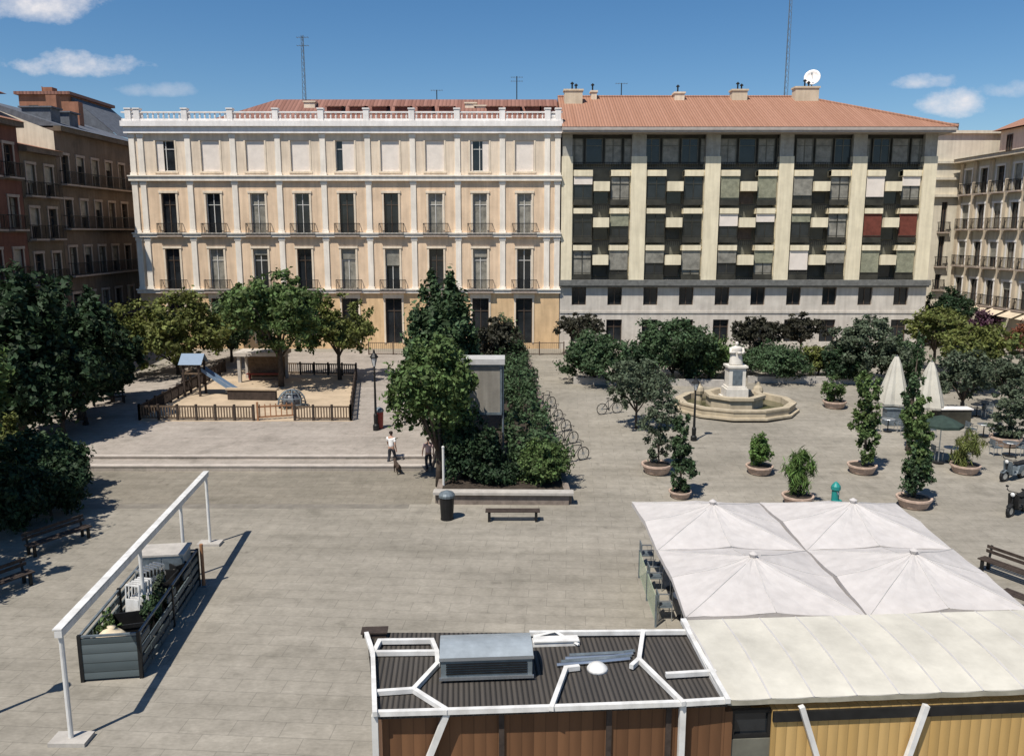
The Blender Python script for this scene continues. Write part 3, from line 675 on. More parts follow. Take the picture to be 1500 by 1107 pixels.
s.build('shop_awning', M['salmon'], f4)

# ------------------------------------------------------------------ vegetation
def leaf_mesh(name, m, blobs, n, size, seed, parent=None, loc=None, gap=.35, shell_=.55, droop=0.0, upright=0.0, asp=.55):
    """n leaf-sized faces in clumps through the volume of the blobs (cx,cy,cz,rx,ry,rz)"""
    r = np.random.default_rng(seed)
    vol = np.array([b_[3]*b_[4]*b_[5] for b_ in blobs])**.75; cnt = (n*vol/vol.sum()).astype(int)+1
    P = []; Nn = []
    for (cx, cy, cz, rx, ry, rz), c in zip(blobs, cnt):
        nc = max(5, min(int(c/34), 24)); d = r.normal(size=(nc, 3)); d /= np.linalg.norm(d, axis=1)[:, None]
        rad = (shell_+(1.02-shell_)*r.random(nc)**.6)*(1+.22*(r.random(nc)-.5))
        rad[r.random(nc) < .16] *= 1.14
        cc = d*rad[:, None]; cc = cc[r.random(nc) > gap*.3]
        idx = r.integers(0, len(cc), c); cs = .13+.15*r.random(len(cc))
        p = cc[idx]+r.normal(size=(c, 3))*cs[idx][:, None]*.62
        P.append(p*np.array([rx, ry, rz])+np.array([cx, cy, cz])); Nn.append(p/np.maximum(np.linalg.norm(p, axis=1), .05)[:, None])
    P = np.concatenate(P); Nn = np.concatenate(Nn); k = len(P)
    nn = Nn*.55+r.normal(size=(k, 3))*.6+np.array([0, 0, .35]); nn /= np.linalg.norm(nn, axis=1)[:, None]
    t = r.normal(size=(k, 3)); t[:, 2] = t[:, 2]*(1-upright)-droop+upright*2.2
    t -= nn*(t*nn).sum(1)[:, None]; t /= np.linalg.norm(t, axis=1)[:, None]; bt = np.cross(nn, t)
    s = (size*(.6+.8*r.random(k)))[:, None]
    v = np.empty((k, 4, 3)); v[:, 0] = P-t*s*.5; v[:, 1] = P+bt*s*asp*.5+nn*s*.06; v[:, 2] = P+t*s*.5; v[:, 3] = P-bt*s*asp*.5+nn*s*.06
    v = v.reshape(-1, 3); v[:, 2] = np.maximum(v[:, 2], .03)
    me = bpy.data.meshes.new(name); me.vertices.add(k*4); me.vertices.foreach_set('co', v.ravel().astype(np.float32))
    me.loops.add(k*4); me.polygons.add(k); me.loops.foreach_set('vertex_index', np.arange(k*4, dtype=np.int32)); me.polygons.foreach_set('loop_start', np.arange(0, k*4, 4, dtype=np.int32))
    me.polygons.foreach_set('loop_total', np.full(k, 4, dtype=np.int32)); me.update(calc_edges=True); me.materials.append(m)
    o = bpy.data.objects.new(name, me); COL.objects.link(o)
    if parent is not None: o.parent = parent
    if loc is not None: o.location = loc
    return o
SEED = [100]
def tree(label, X, Y, h, hw, low, m, n=2600, size=.34, shape='round', name='tree', cat='tree', group=None, lean=0.0, tr=None, z=None, asp=.55, gap=.35):
    """h total height, hw crown half width, low height where the crown begins"""
    SEED[0] += 1; sd = SEED[0]; r = random.Random(sd); z = gz(X, Y) if z is None else z; n = int(n*2.6); hw *= 1.12 if shape != 'column' else 1.2; size *= .84
    t = thing(name, label, cat, (X, Y, z), 0, group); ch = h-low; cz = low+ch/2; bl = []
    if shape == 'round':
        bl.append((lean*.6, 0, cz, hw*.72, hw*.72, ch*.40))
        for k in range(8):
            a = 2*math.pi*k/8+r.random()*.7; q = hw*(.48+.18*r.random()); zz = cz+ch*(r.random()-.55)*.5
            bl.append((lean+q*math.cos(a), q*math.sin(a), zz, hw*(.34+.16*r.random()), hw*(.34+.16*r.random()), ch*(.20+.10*r.random())))
        bl.append((lean, 0, h-ch*.22, hw*.45, hw*.45, ch*.24))
    elif shape == 'cone':
        for k in range(9):
            f = k/8; w_ = hw*(1-f*.80)*(.8+.35*r.random()); a = r.random()*6.28
            for j in range(3 if f < .8 else 1):
                a += 2.1; bl.append((w_*.45*math.cos(a)+lean*f, w_*.45*math.sin(a), low+ch*(.05+.92*f)-.03*ch*r.random(), w_*.62, w_*.62, ch*.095))
    elif shape == 'column':
        for k in range(6):
            f = k/5; w_ = hw*(.65+.45*math.sin(math.pi*(.15+.75*f)))*(.8+.4*r.random()); bl.append((hw*.35*(r.random()-.5)+lean*f, hw*.35*(r.random()-.5), low+ch*(.08+.84*f), w_*.8, w_*.8, ch*.15))
    elif shape == 'hedge':
        for k in range(7):
            a = r.random()*6.28; q = hw*.5*r.random(); bl.append((q*math.cos(a), q*math.sin(a), low+ch*(.35+.3*r.random()), hw*(.45+.2*r.random()), hw*(.45+.2*r.random()), ch*(.3+.12*r.random())))
        bl.append((0, 0, low+ch*.42, hw*.8, hw*.7, ch*.42))
    tr = tr or max(.05, h*.022); s = MB()
    top = low+ch*.55
    s.tube([(0, 0, -.15), (r.uniform(-.05, .05)*h*.3, r.uniform(-.05, .05)*h*.3, low*.6), (lean*.4, 0, low+ch*.15), (lean*.8, 0, top)], [tr*1.35, tr, tr*.8, tr*.3], 8)
    for bb in bl[1:7]:
        s.tube([(lean*.3, 0, max(.1, low*.85)), ((lean*.3+bb[0])*.55, bb[1]*.55, (low+bb[2])*.52), (bb[0], bb[1], bb[2])], [tr*.55, tr*.4, tr*.12], 6)
    s.build('trunk', M['bark'], t, smooth=True)
    leaf_mesh('crown', L[m], bl, n, size, sd, t, gap=gap, asp=asp); return t
def ptree(label, px, by, ty, hwpx, m, lowpy=None, **k):
    p = at(px, by); h = zpx(ty, p.y)-p.z; low = .25 if lowpy is None else max(.1, zpx(lowpy, p.y)-p.z)
    return tree(label, p.x, p.y, h, hwpx*mpp(p.y, p.z+h/2), low, m, **k)
# left edge: dark evergreens and shrubs
GL = 'dark evergreens along the shaded left edge'
ptree('tallest dark evergreen at the left edge, in front of the red house', 35, 648, 392, 72, 'dark', 600, n=5200, size=.42, group=GL)
ptree('dark evergreen with a rounded top before the grey shaded house', 118, 615, 412, 62, 'dark', 590, n=4600, size=.42, group=GL)
ptree('dark evergreen nearest the yellow green tree, beside the pale shop awning', 165, 588, 462, 42, 'dark', 575, n=3000, size=.40, group=GL)
ptree('low dark evergreen behind the hedge at the left edge of the picture', 20, 668, 512, 62, 'dark', 640, n=3000, size=.36, group=GL)
ptree('spreading dark evergreen behind the left lamp post', 95, 640, 505, 60, 'dark', 615, n=3600, size=.36, group=GL)
ptree('clipped dark hedge shrub right of the lower left bed, by the terrace steps', 95, 722, 635, 44, 'deep', None, n=3400, size=.24, shape='hedge', name='hedge_shrub', cat='shrub')
ptree('broad dark hedge shrub at the left edge below the evergreens', 35, 740, 632, 58, 'deep', None, n=3600, size=.26, shape='hedge', name='hedge_shrub', cat='shrub')
ptree('low shaded hedge shrub in the bottom of the left bed', 20, 775, 680, 55, 'dark', None, n=3200, size=.24, shape='hedge', name='hedge_shrub', cat='shrub')
ptree('shaded hedge shrub above the dark bench at the left', 75, 755, 670, 50, 'dark', None, n=3000, size=.24, shape='hedge', name='hedge_shrub', cat='shrub')
ptree('yellowish shrub at the left edge above the hedge', 18, 672, 592, 22, 'yellow', None, n=900, size=.24, shape='hedge', name='shrub', cat='shrub')
tree('tall plane tree just left of the picture shading the benches', -21.4, 27.5, 8.0, 2.8, 2.6, 'mid', n=3600, size=.34)
tree('plane tree just left of the picture shading the hedge', -23.2, 32.0, 8.2, 2.6, 2.4, 'mid', n=3400, size=.34)
tree('small plane tree just left of the picture beside the cut off bench', -19.6, 23.8, 6.8, 2.1, 2.2, 'mid', n=2200, size=.34)
# terrace trees
ptree('yellow green tree left of the playground', 262, 548, 428, 84, 'yellow', 532, n=5200, size=.36, gap=.8)
ptree('green tree with a thin trunk standing in the playground', 412, 566, 404, 72, 'mid', 518, n=5200, size=.36, gap=.7)
ptree('small yellowish tree at the right end of the playground', 498, 556, 436, 52, 'yellow', 516, n=2600, size=.34, gap=.8)
# central bed
ptree('tall dark evergreen at the middle of the square', 650, 640, 402, 50, 'deep', 600, n=6500, size=.36, tr=.2)
ptree('broad green tree at the front left of the central bed', 644, 712, 492, 60, 'mid', 655, n=5600, size=.28, tr=.15, gap=.9)
ptree('bronze green leaved tree behind the tall evergreen near the ochre doors', 728, 560, 466, 38, 'purple', 540, n=2400, size=.32)
ptree('dark undergrowth shrub under the advertising board', 690, 712, 612, 48, 'dark', None, n=3600, size=.22, shape='hedge', name='shrub', cat='shrub')
ptree('sunlit rounded shrub at the front right corner of the central bed', 790, 714, 642, 50, 'mid', None, n=3600, size=.19, shape='hedge', name='shrub', cat='shrub')
ptree('low dark shrub along the front wall of the central bed', 728, 716, 672, 36, 'dark', None, n=2000, size=.17, shape='hedge', name='shrub', cat='shrub')
pA, pB = at(792, 704), at(742, 512); hd = thing('clipped_hedge', 'long dark clipped hedge tapering back along the right side of the central bed', 'hedge', pA); bl = []; st = MB()
for k in range(17):
    f = k/16; q = pA.lerp(pB, f)-pA; hz_ = 2.35+.9*f+.25*math.sin(k*2.3); zq = gz(pA.x+q.x, pA.y+q.y)-pA.z
    bl.append((q.x-.25, q.y, zq+hz_*.5, 1.15, 1.35, hz_*.52)); st.tube([(q.x-.25, q.y, zq-.1), (q.x-.2, q.y, zq+hz_*.7)], [.06, .02], 6)
st.build('stems', M['bark'], hd); bpy.data.objects['stems']['kind'] = 'stuff'
leaf_mesh('foliage', L['deep'], bl, 17000, .20, 77, hd, shell_=.75)
# planting in front of the modern block
ptree('big rounded green bush at the left end of the planting before the modern block', 872, 562, 484, 54, 'deep', None, n=4600, size=.28, shape='hedge', name='bush', cat='bush')
ptree('bronze green tree before the first base window of the modern block', 848, 520, 460, 34, 'purple', 500, n=1600, size=.30)
ptree('dark green tree left of the fountain, before the base windows', 985, 558, 466, 56, 'deep', 545, n=4400, size=.30)
ptree('mid green bush directly left of the fountain statue', 1038, 556, 484, 36, 'mid', None, n=2400, size=.28, shape='hedge', name='bush', cat='bush')
ptree('bronze green tree right behind the fountain statue', 1104, 540, 464, 36, 'purple', 515, n=1900, size=.30)
ptree('flat topped green hedge right of the fountain statue', 1140, 558, 502, 56, 'deep', None, n=4200, size=.24, shape='hedge', name='bush', cat='bush')
ptree('yellow green bush in the middle of the right planting', 1198, 552, 502, 36, 'yellow', None, n=1700, size=.24, shape='hedge', name='bush', cat='bush')
ptree('dark bronze green tree before the base of the modern block, right half', 1172, 525, 460, 34, 'purple', 500, n=1500, size=.30)
ptree('blue green tree before the right end of the modern block', 1270, 562, 464, 50, 'grey', 540, n=3800, size=.30)
ptree('green tree before the last window of the modern block', 1366, 545, 448, 40, 'yellow', 510, n=2200, size=.30)
ptree('dark tree in the street gap right of the modern block', 1385, 510, 425, 32, 'dark', 490, n=2200, size=.34)
ptree('bright yellow green tree before the right street front', 1425, 575, 477, 50, 'yellow', 530, n=3000, size=.28)
ptree('grey olive tree behind the closed parasols', 1408, 612, 512, 40, 'grey', 585, n=2600, size=.24)
ptree('olive grey tree at the right edge of the picture', 1478, 600, 520, 42, 'grey', 580, n=2400, size=.24)
ptree('magenta blossoming bush under the right street front', 1420, 500, 452, 40, 'flower', None, n=1500, size=.28, shape='hedge', name='bush', cat='bush')
ptree('red blossoming bush at the right edge under the street front', 1500, 520, 470, 28, 'redleaf', None, n=1300, size=.28, shape='hedge', name='bush', cat='bush')
ptree('pale green young tree left of the fountain basin', 932, 628, 522, 46, 'grey', 600, n=2400, size=.22, gap=.9, tr=.07)
for lb_, a_ in (('rounded dark bush between the big left bush and the dark green tree', (928, 562, 504, 40, 'dark', None, 2600)),
                ('dark bush filling the planting just left of the fountain pedestal', (1012, 558, 506, 30, 'dark', None, 2000)),
                ('dark bush between the yellow green bush and the blue green tree', (1236, 560, 510, 36, 'dark', None, 2400)),
                ('low green bush behind the fountain, between bronze green trees', (1078, 548, 506, 28, 'deep', None, 1800)),
                ('tall dark bush at the right end of the modern block planting', (1318, 560, 490, 30, 'deep', None, 2200))):
    ptree(lb_, *a_[:6], n=a_[6], size=.26, shape='hedge', name='bush', cat='bush')
ptree('dark green tree farthest along the terrace, before the ochre wall', 340, 530, 440, 44, 'deep', 512, n=3000, size=.34)
# low kerbs of the planting
b = MB()
for (xa, ya, xb, yb) in [(840, 562, 1060, 566), (1095, 560, 1300, 562)]:
    p, q = at(xa, ya), at(xb, yb); b.bar((p.x, p.y, p.z+.2), (q.x, q.y, q.z+.2), .3, .55)
tag(b.build('planting_kerb', M['kerb']), 'low pale stone edging in front of the bushes by the fountain', 'low wall')

# planters with plants
proto = None; GP = 'round terracotta planters on the square'
def planter_at(px, by, wpx, label, plants):
    global proto
    p = at(px, by); w = wpx*mpp(p.y, .3)/2
    if proto is None:
        t = thing('planter', label, 'planter', p, 0, GP); s = MB()
        s.lathe([(.50, 0), (.56, .04), (.66, .28), (.68, .36), (.74, .37), (.74, .46), (.66, .46), (.62, .40)], (0, 0, 0), 20); s.build('tub', M['terracotta'], t, smooth=False)
        s = MB(); s.lathe([(.60, .36), (.62, .41), (.3, .44), (.01, .45)], (0, 0, 0), 16); s.build('soil', M['soil'], t); proto = t
    else: t = again(proto, p, rng.random(), label, GP)
    t.scale = (w/.74, w/.74, w/.74)
    for a in plants:
        lb, dx, ty, lowpy, hwpx, m, kind, n, sz = a
        sc = mpp(p.y, 1); h = zpx(ty, p.y)-p.z-.4*w/.74; low = max(.02, zpx(lowpy, p.y)-p.z-.4*w/.74)
        if kind == 'grass':
            SEED[0] += 1; q = thing('grass_clump', lb, 'plant', (p.x+dx*sc, p.y, p.z+.4*w/.74)); hw = hwpx*sc
            s = MB(); s.tube([(0, 0, -.1), (0, 0, .2)], .06, 6); s.build('stem', M['bark'], q)
            leaf_mesh('blades', L[m], [(0, 0, h*.45, hw*.75, hw*.75, h*.5), (hw*.2, 0, h*.7, hw*.8, hw*.8, h*.33), (-hw*.3, .1, h*.55, hw*.7, hw*.7, h*.35)], n, sz, SEED[0], q, upright=.92, asp=.09)
        else:
            tree(lb, p.x+dx*sc, p.y, h, hwpx*sc, low, m, n=n, size=sz, shape=kind, z=p.z+.4*w/.74, name='potted_shrub', cat='plant', tr=.04, gap=.8)
planter_at(962, 692, 46, 'terracotta planter with a tall airy tree, nearest the central path', [('tall airy grey green tree in the planter nearest the central path', 2, 562, 668, 24, 'grey', 'column', 1900, .17)])
planter_at(1112, 693, 40, 'terracotta planter with a bright bush in front of the fountain', [('bright green bush in the planter before the fountain', 0, 636, 680, 20, 'bright', 'hedge', 1500, .15)])
planter_at(1168, 738, 46, 'terracotta planter with tall pale grass just behind the white canopies', [('tall pale grass clump behind the white canopies', 0, 664, 722, 21, 'bright', 'grass', 2200, .46)])
planter_at(1262, 692, 42, 'terracotta planter with a tall slim bamboo, right of the fountain', [('tall slim bamboo right of the fountain', 3, 552, 668, 18, 'mid', 'column', 2200, .20)])
planter_at(1338, 742, 50, 'terracotta planter with the tallest bamboo, near the right canopy', [('tallest bamboo near the right white canopy', -2, 588, 690, 18, 'mid', 'column', 2200, .19), ('dark shrub at the foot of the tallest bamboo', 0, 655, 720, 24, 'deep', 'hedge', 1400, .16)])
planter_at(1413, 692, 42, 'terracotta planter with yellowish grass before the cafe', [('yellowish grass clump in the planter before the cafe', 0, 632, 676, 23, 'yellow', 'grass', 1500, .42)])
planter_at(1222, 597, 34, 'terracotta planter beside the right end of the fountain', [('green bush in the planter at the right end of the fountain', 0, 552, 588, 18, 'mid', 'hedge', 1100, .18)])
planter_at(1472, 652, 44, 'pale terracotta planter at the right edge with a grey green shrub', [('grey green shrub in the planter at the right edge', 3, 560, 642, 24, 'grey', 'column', 2000, .20)])
planter_at(996, 728, 34, 'terracotta planter with a dark bush left of the white canopies', [('slim dark shrub standing left of the white canopies', 0, 608, 715, 16, 'deep', 'column', 1800, .17)])
p = at(1330, 660); tree('slim cypress between the closed cafe parasols', p.x, p.y, zpx(500, p.y)-p.z, 10*mpp(p.y), .5, 'deep', n=1800, size=.2, shape='column', name='cypress')

# ------------------------------------------------------------------ central bed wall
bd = [at(642, 737), at(833, 738), at(768, 512), at(690, 512)]
o0_ = bd[0]
t = thing('planting_bed', 'raised central planting bed with a pale stone coping', 'planter bed', o0_)
def loc(p): return Vector((p.x-o0_.x, p.y-o0_.y, p.z-o0_.z))
q = [loc(p) for p in bd]
s = MB()
for i in range(4):
    a, c = q[i], q[(i+1) % 4]; s.bar((a.x, a.y, a.z+.12-.06*min(i, 1)), (c.x, c.y, c.z+.12-.06*min(i, 1)), .28-.01*i, .66)
s.build('wall', mat('brown stone wall', (.22, .18, .15), var=.2), t)
s = MB()
for i in range(1):
    a, c = q[i], q[(i+1) % 4]; d = (c-a).normalized()*.2; s.bar((a.x-d.x, a.y-d.y, a.z+.51+.003*i), (c.x+d.x, c.y+d.y, c.z+.51+.003*i), .52, .11)
s.build('coping', M['kerb'], t)
s = MB(); s.poly([(v.x, v.y, v.z+.36) for v in q]); s.build('soil', M['soil'], t)

# ------------------------------------------------------------------ advertising board in the bed
p = at(706, 690); Yb = p.y
xa, xb = on(672, 600, Yb).x-p.x, on(738, 600, Yb).x-p.x; z0, z1 = zpx(606, Yb)-p.z, zpx(533, Yb)-p.z
t = thing('advertising_board', 'weathered blank beige board with a grey canopy standing among the central shrubs', 'board', p)
s = MB(); s.box(xa+.08, xb-.08, -.1, .9, z0, z1); s.build('panel', M['beige_panel'], t)
s = MB(); s.box(xa-.05, xb+.05, -.25, 1.1, z1+.002, z1+.26); s.build('canopy', mat('pale grey sheet', (.46, .45, .43), var=.12), t)
for x in (xa+.3, xb-.04):
    s = MB(); s.tube([(x, -.02 if x > 0 else .4, 0), (x, -.02 if x > 0 else .4, z1)], .05, 8); s.build('post', M['greymetal'], t)
s = MB(); s.box(xa+.1, xb-.1, -.14, -.102, z0-.02, z0+.1); s.box(xa+.1, xb-.1, -.14, -.102, z1-.12, z1-.01); s.box(xa+.08, xa+.18, -.14, -.103, z0+.1, z1-.12); s.box(xb-.18, xb-.08, -.14, -.103, z0+.1, z1-.12); s.build('frame', M['greymetal'], t)

# ------------------------------------------------------------------ lamp posts
lampP = None; GLm = 'black lamp posts on the square'
def lamp(p, h, label):
    global lampP
    if lampP is None:
        t = thing('street_lamp', label, 'lamp post', p, 0, GLm); s = MB()
        s.lathe([(.17, 0), (.17, .25), (.11, .32), (.12, .75), (.07, .85), (.05, 2.6), (.04, 3.05), (.07, 3.1)], (0, 0, 0), 12); s.build('post', M['iron'], t)
        s = MB(); s.lathe([(.07, 3.1), (.19, 3.5), (.18, 3.52)], (0, 0, 0), 8); ln = s.build('lantern', M['lampglass'], t)
        s = MB(); s.lathe([(.23, 3.52), (.24, 3.56), (.08, 3.74), (.02, 3.9)], (0, 0, 0), 8)
        for k in range(4):
            a = k*math.pi/2+math.pi/4; s.bar((.075*math.cos(a), .075*math.sin(a), 3.1), (.2*math.cos(a), .2*math.sin(a), 3.53), .02)
        s.build('lantern_cap', M['iron'], ln); lampP = t
    else: t = again(lampP, p, 0, label, GLm)
    t.scale = (1, 1, h/3.9)
def plamp(px, by, ty, label): p = at(px, by); lamp(p, zpx(ty, p.y)-p.z, label)
plamp(551, 630, 512, 'black lamp post standing at the right of the playground, left of the tall central evergreen')
plamp(126, 622, 566, 'short black lamp post before the dark evergreens on the left')
plamp(1016, 645, 552, 'black lamp post at the left rim of the fountain')
plamp(894, 505, 452, 'black lamp post before the base wall of the modern block')
plamp(1184, 505, 452, 'black lamp post before the modern block, right of the fountain statue')
lamp(Vector((-13.0, 17.6, 0)), 4.2, 'lamp post just outside the left of the picture casting its shadow')
# white poles
def pole(px, by, ty, r, m, label):
    p = at(px, by); t = thing('sign_pole', label, 'pole', p); h = zpx(ty, p.y)-p.z
    s = MB(); s.tube([(0, 0, 0), (0, 0, h)], r, 8); s.lathe([(.12, 0), (.12, .04), (.05, .06)], (0, 0, 0), 10); s.build('shaft', M[m], t)
    s = MB(); s.ball((0, 0, h), r*1.3, n=6); s.build('cap', M[m], t)
pole(650, 722, 655, .055, 'steel_w', 'white pole beside the bin at the front corner of the central bed')

# ------------------------------------------------------------------ benches, bins
def bench(p, rz, length, label, back=True):
    t = thing('bench', label, 'bench', p, rz); s = MB()
    for k in range(3): s.box(-length/2, length/2, -.22+k*.15, -.10+k*.15, .41, .45)
    s.build('seat', M['darkwood'], t)
    if back:
        s = MB()
        for k in range(2): s.box(-length/2, length/2, .24+k*.03, .27+k*.03, .58+k*.15, .69+k*.15)
        s.build('backrest', M['darkwood'], t)
    for x in (-length/2+.15, length/2-.15):
        s = MB(); s.box(x-.05, x+.05, -.2, -.13, 0, .405); s.box(x-.05, x+.05, .17, .24, 0, .405); s.box(x-.05, x+.05, -.2, .24, .37, .408)
        if back: s.bar((x, .22, .4), (x, .31, .86), .07, .04)
        s.build('leg', M['iron'], t)
    return t
p = at(751, 762); bench(p, 0, 2.2, 'dark backless bench before the central bed wall', back=False)
p = at(88, 800); bench(p, R(62), 2.4, 'dark bench in the tree shade at the left edge')
p = at(8, 868); bench(p, R(62), 1.8, 'dark bench cut by the left edge of the picture')
p = at(1482, 850); bench(p, R(-62), 2.2, 'black bench at the right edge beside the white canopies')
p = at(1496, 893); bench(p, R(-62), 1.2, 'short black bench right of the front canopy corner', back=False)
p = at(160, 592); bench(p, R(35), 2.0, 'bench on the terrace between the evergreens and the playground')
def bin_(px, by, ty, label, w=.28, m='iron'):
    p = at(px, by); h = zpx(ty, p.y)-p.z; t = thing('litter_bin', label, 'bin', p); s = MB()
    s.lathe([(w*.85, .05), (w, h*.75), (w*1.02, h*.78)], (0, 0, 0), 14); s.lathe([(w*.9, 0), (w*.9, .05)], (0, 0, 0), 14); s.build('body', M[m], t)
    s = MB(); s.lathe([(w*1.08, h*.78), (w*1.1, h*.86), (w*.9, h*.93), (w*.2, h)], (0, 0, 0), 14); s.build('lid', M['greymetal'], t)
bin_(655, 760, 718, 'dark litter bin at the front left corner of the central bed', .3)
bin_(556, 627, 596, 'dark red litter bin beside the lamp post by the playground', .24, 'red')
# teal drinking fountain
p = at(1222, 748); t = thing('drinking_fountain', 'teal green cast iron drinking fountain behind the white canopies', 'drinking fountain', p); s = MB()
h = zpx(705, p.y); s.lathe([(.24, 0), (.24, .12), (.16, .2), (.15, h*.7), (.2, h*.74), (.19, h*.85), (.1, h*.95), (.02, h)], (0, 0, 0), 12); s.build('column', M['teal'], t)
s = MB(); s.lathe([(.1, .42), (.2, .5), (.2, .54), (.16, .52)], (0, -.2, 0), 10); s.build('bowl', M['teal'], t)
s = MB(); s.tube([(0, -.14, h*.68), (0, -.26, h*.68), (0, -.28, h*.62)], .025, 6); s.build('spout', M['alu'], t)

# ------------------------------------------------------------------ fountain
fc = at(1076, 598); Yc = fc.y; mp_ = mpp(Yc, .5)
t = thing('fountain', 'stone fountain with a white statue on a tall pedestal in a round basin', 'fountain', fc)
ro = 85*mp_
s = MB(); s.lathe([(ro+.25, 0), (ro+.25, .12), (ro, .13), (ro, .42), (ro+.06, .45), (ro+.06, .56), (ro-.40, .56), (ro-.42, .10), (.1, .08)], (0, 0, 0), 12, 1, .92); s.build('basin', M['stone'], t)
s = MB(); s.lathe([(ro-.43, .2), (.05, .205)], (0, 0, 0), 12, 1, .92); s.build('water', M['water'], t)
s = MB(); s.lathe([(1.75, .1), (1.75, .75), (1.9, .78), (1.9, .95), (1.5, .96), (1.4, .7), (1.3, .5)], (0, .2, 0), 8); s.build('inner_basin', M['stone'], t)
s = MB(); s.lathe([(1.45, .5), (.05, .55)], (0, .2, 0), 8); s.build('inner_water', M['water'], t)
pw = .52; zt1, zt2, zt3 = zpx(566, Yc)-fc.z, zpx(535, Yc)-fc.z, zpx(501, Yc)-fc.z
s = MB(); s.box(-.8, .8, -.6, 1.0, .0, .75); s.box(-.68, .68, -.48, .88, .75, zt1-.1); s.box(-pw, pw, -.32, .72, zt1-.1, zt2-.12); s.box(-pw-.1, pw+.1, -.42, .82, zt2-.12, zt2); s.box(-pw-.08, pw+.08, -.4, .8, zt1-.1, zt1+.02); s.build('pedestal', M['marble'], t)
s = MB(); s.box(-.3, .3, -.345, -.325, zt1+.15, zt2-.3); s.build('plaque', M['greymetal'], t)
# robed standing figure
hh = zt3-zt2; s = MB(); pr = [(.42, 0), (.43, .06), (.40, .2), (.36, .4), (.33, .55), (.36, .66), (.37, .74), (.28, .79), (.12, .82), (.1, .84)]
s.lathe([(r_, z_*hh) for r_, z_ in pr], (0, .2, zt2), 14, 1, .78); s.ball((0, .16, zt2+hh*.915), hh*.085, sx=.85, sy=.95, sz=1.15, n=8)
s.tube([(-.34, .18, zt2+hh*.74), (-.4, .05, zt2+hh*.55), (-.14, -.14, zt2+hh*.56)], [.11, .1, .06], 8); s.tube([(.34, .18, zt2+hh*.74), (.42, .1, zt2+hh*.55), (.2, -.12, zt2+hh*.5)], [.11, .1, .06], 8)
s.box(-.02, .24, -.22, -.1, zt2+hh*.5, zt2+hh*.6); s.build('statue', M['marble'], t, smooth=True)
for sx in (-1, 1):
    s = MB(); s.lathe([(.22, 0), (.22, .5), (.3, .55), (.34, .75), (.28, .95), (.12, 1.1), (.05, 1.3)], (sx*1.9, 1.6, .1), 10); s.build('stone_urn', M['stone'], t)

# ------------------------------------------------------------------ playground
GPf = 'timber fence runs round the playground'
def fence(a, c, label, h=.85, step=1.15, rails=2, m='wood', pick=True):
    a, c = Vector(a), Vector(c); t = thing('playground_fence', label, 'fence', a, 0, GPf); d = c-a; n = max(1, round(d.length/step)); d2 = Vector((d.x, d.y, 0)).normalized()
    def zz(p): return gz(a.x+p.x, a.y+p.y)-a.z
    for k in range(n+1):
        p = d*k/n; z = zz(p); s = MB(); s.box(p.x-.06, p.x+.06, p.y-.06, p.y+.06, z-.05, z+h+.1); s.build('post', M['darkwood'], t)
    for hz in (.15, h-.03):
        s = MB()
        for k in range(n):
            p, q = d*k/n, d*(k+1)/n; z0, z1 = zz(p), zz(q); s.bar((p.x, p.y, z0+hz), (q.x, q.y, z1+hz), .05, .09)
        s.build('rail', M[m], t)
    s = MB()
    for k in range(int(d.length/.16)):
        f = (k+.5)/int(d.length/.16); p = d*f; z = zz(p); s.box(p.x-.035, p.x+.035, p.y-.02, p.y+.02, z+.1, z+h)
    s.build('pickets', M[m], t); return t
fence(at(205, 615), at(372, 616), 'left front run of the timber playground fence along the terrace')
fence(at(432, 616), at(514, 616), 'right front run of the timber playground fence, right of the gap')
fence(at(205, 615), at(330, 545), 'left side run of the timber playground fence', m='darkwood')
fence(at(514, 616), at(522, 552), 'right side run of the timber playground fence by the lamp post', m='darkwood')
fence(at(420, 548), at(522, 550), 'back run of the timber playground fence under the trees')
# gate at the gap
p = at(378, 616); q_ = at(430, 612); t = thing('playground_gate', 'open orange timber gate in the playground fence front', 'gate', p); d = Vector((.75, 1.1, 0))
s = MB(); s.bar((0, 0, 0), (0, 0, 1.1), .1); s.build('post', M['orange'], t)
s = MB()
for hz in (.2, .8): s.bar((.05, .05, hz), (1.9, .6, hz), .05, .09)
for k in range(7): s.bar((.1+.29*k, .06+.09*k, .15), (.1+.29*k, .06+.09*k, .95), .06, .03)
s.build('leaf', M['orange'], t)
# slide
p = at(300, 578); t = thing('slide', 'blue slide on a timber tower at the left of the playground', 'slide', p)
s = MB(); n = 9
for k in range(n):
    f0, f1 = k/n, (k+1)/n; zz0, zz1 = 1.5*(1-f0)**1.1+.12, 1.5*(1-f1)**1.1+.12; x0, x1 = 2.2*f0, 2.2*f1
    s.quad((x0, -.35, zz0), (x1, -.35, zz1), (x1, .35, zz1), (x0, .35, zz0))
    for y in (-.38, .38): s.quad((x0, y, zz0), (x1, y, zz1), (x1, y, zz1+.25), (x0, y, zz0+.25))
s.build('chute', M['blue'], t)
for x, y in ((-1.1, -.5), (-.1, -.5), (-1.1, .5), (-.1, .5)):
    s = MB(); s.box(x-.06, x+.06, y-.06, y+.06, 0, 2.2); s.build('post', M['darkwood'], t)
s = MB(); s.box(-1.2, 0, -.55, .55, 1.45, 1.55); s.build('platform', M['wood'], t)
s = MB(); s.quad((-1.35, -.7, 2.1), (.15, -.7, 2.1), (.15, 0, 2.75), (-1.35, 0, 2.75)); s.quad((.15, .7, 2.1), (-1.35, .7, 2.1), (-1.35, 0, 2.75), (.15, 0, 2.75)); s.build('roof', M['blue'], t)
s = MB()
for k in range(5): s.bar((-1.45+.05*k, -.35, .2+.28*k), (-1.45+.05*k, .35, .2+.28*k), .05)
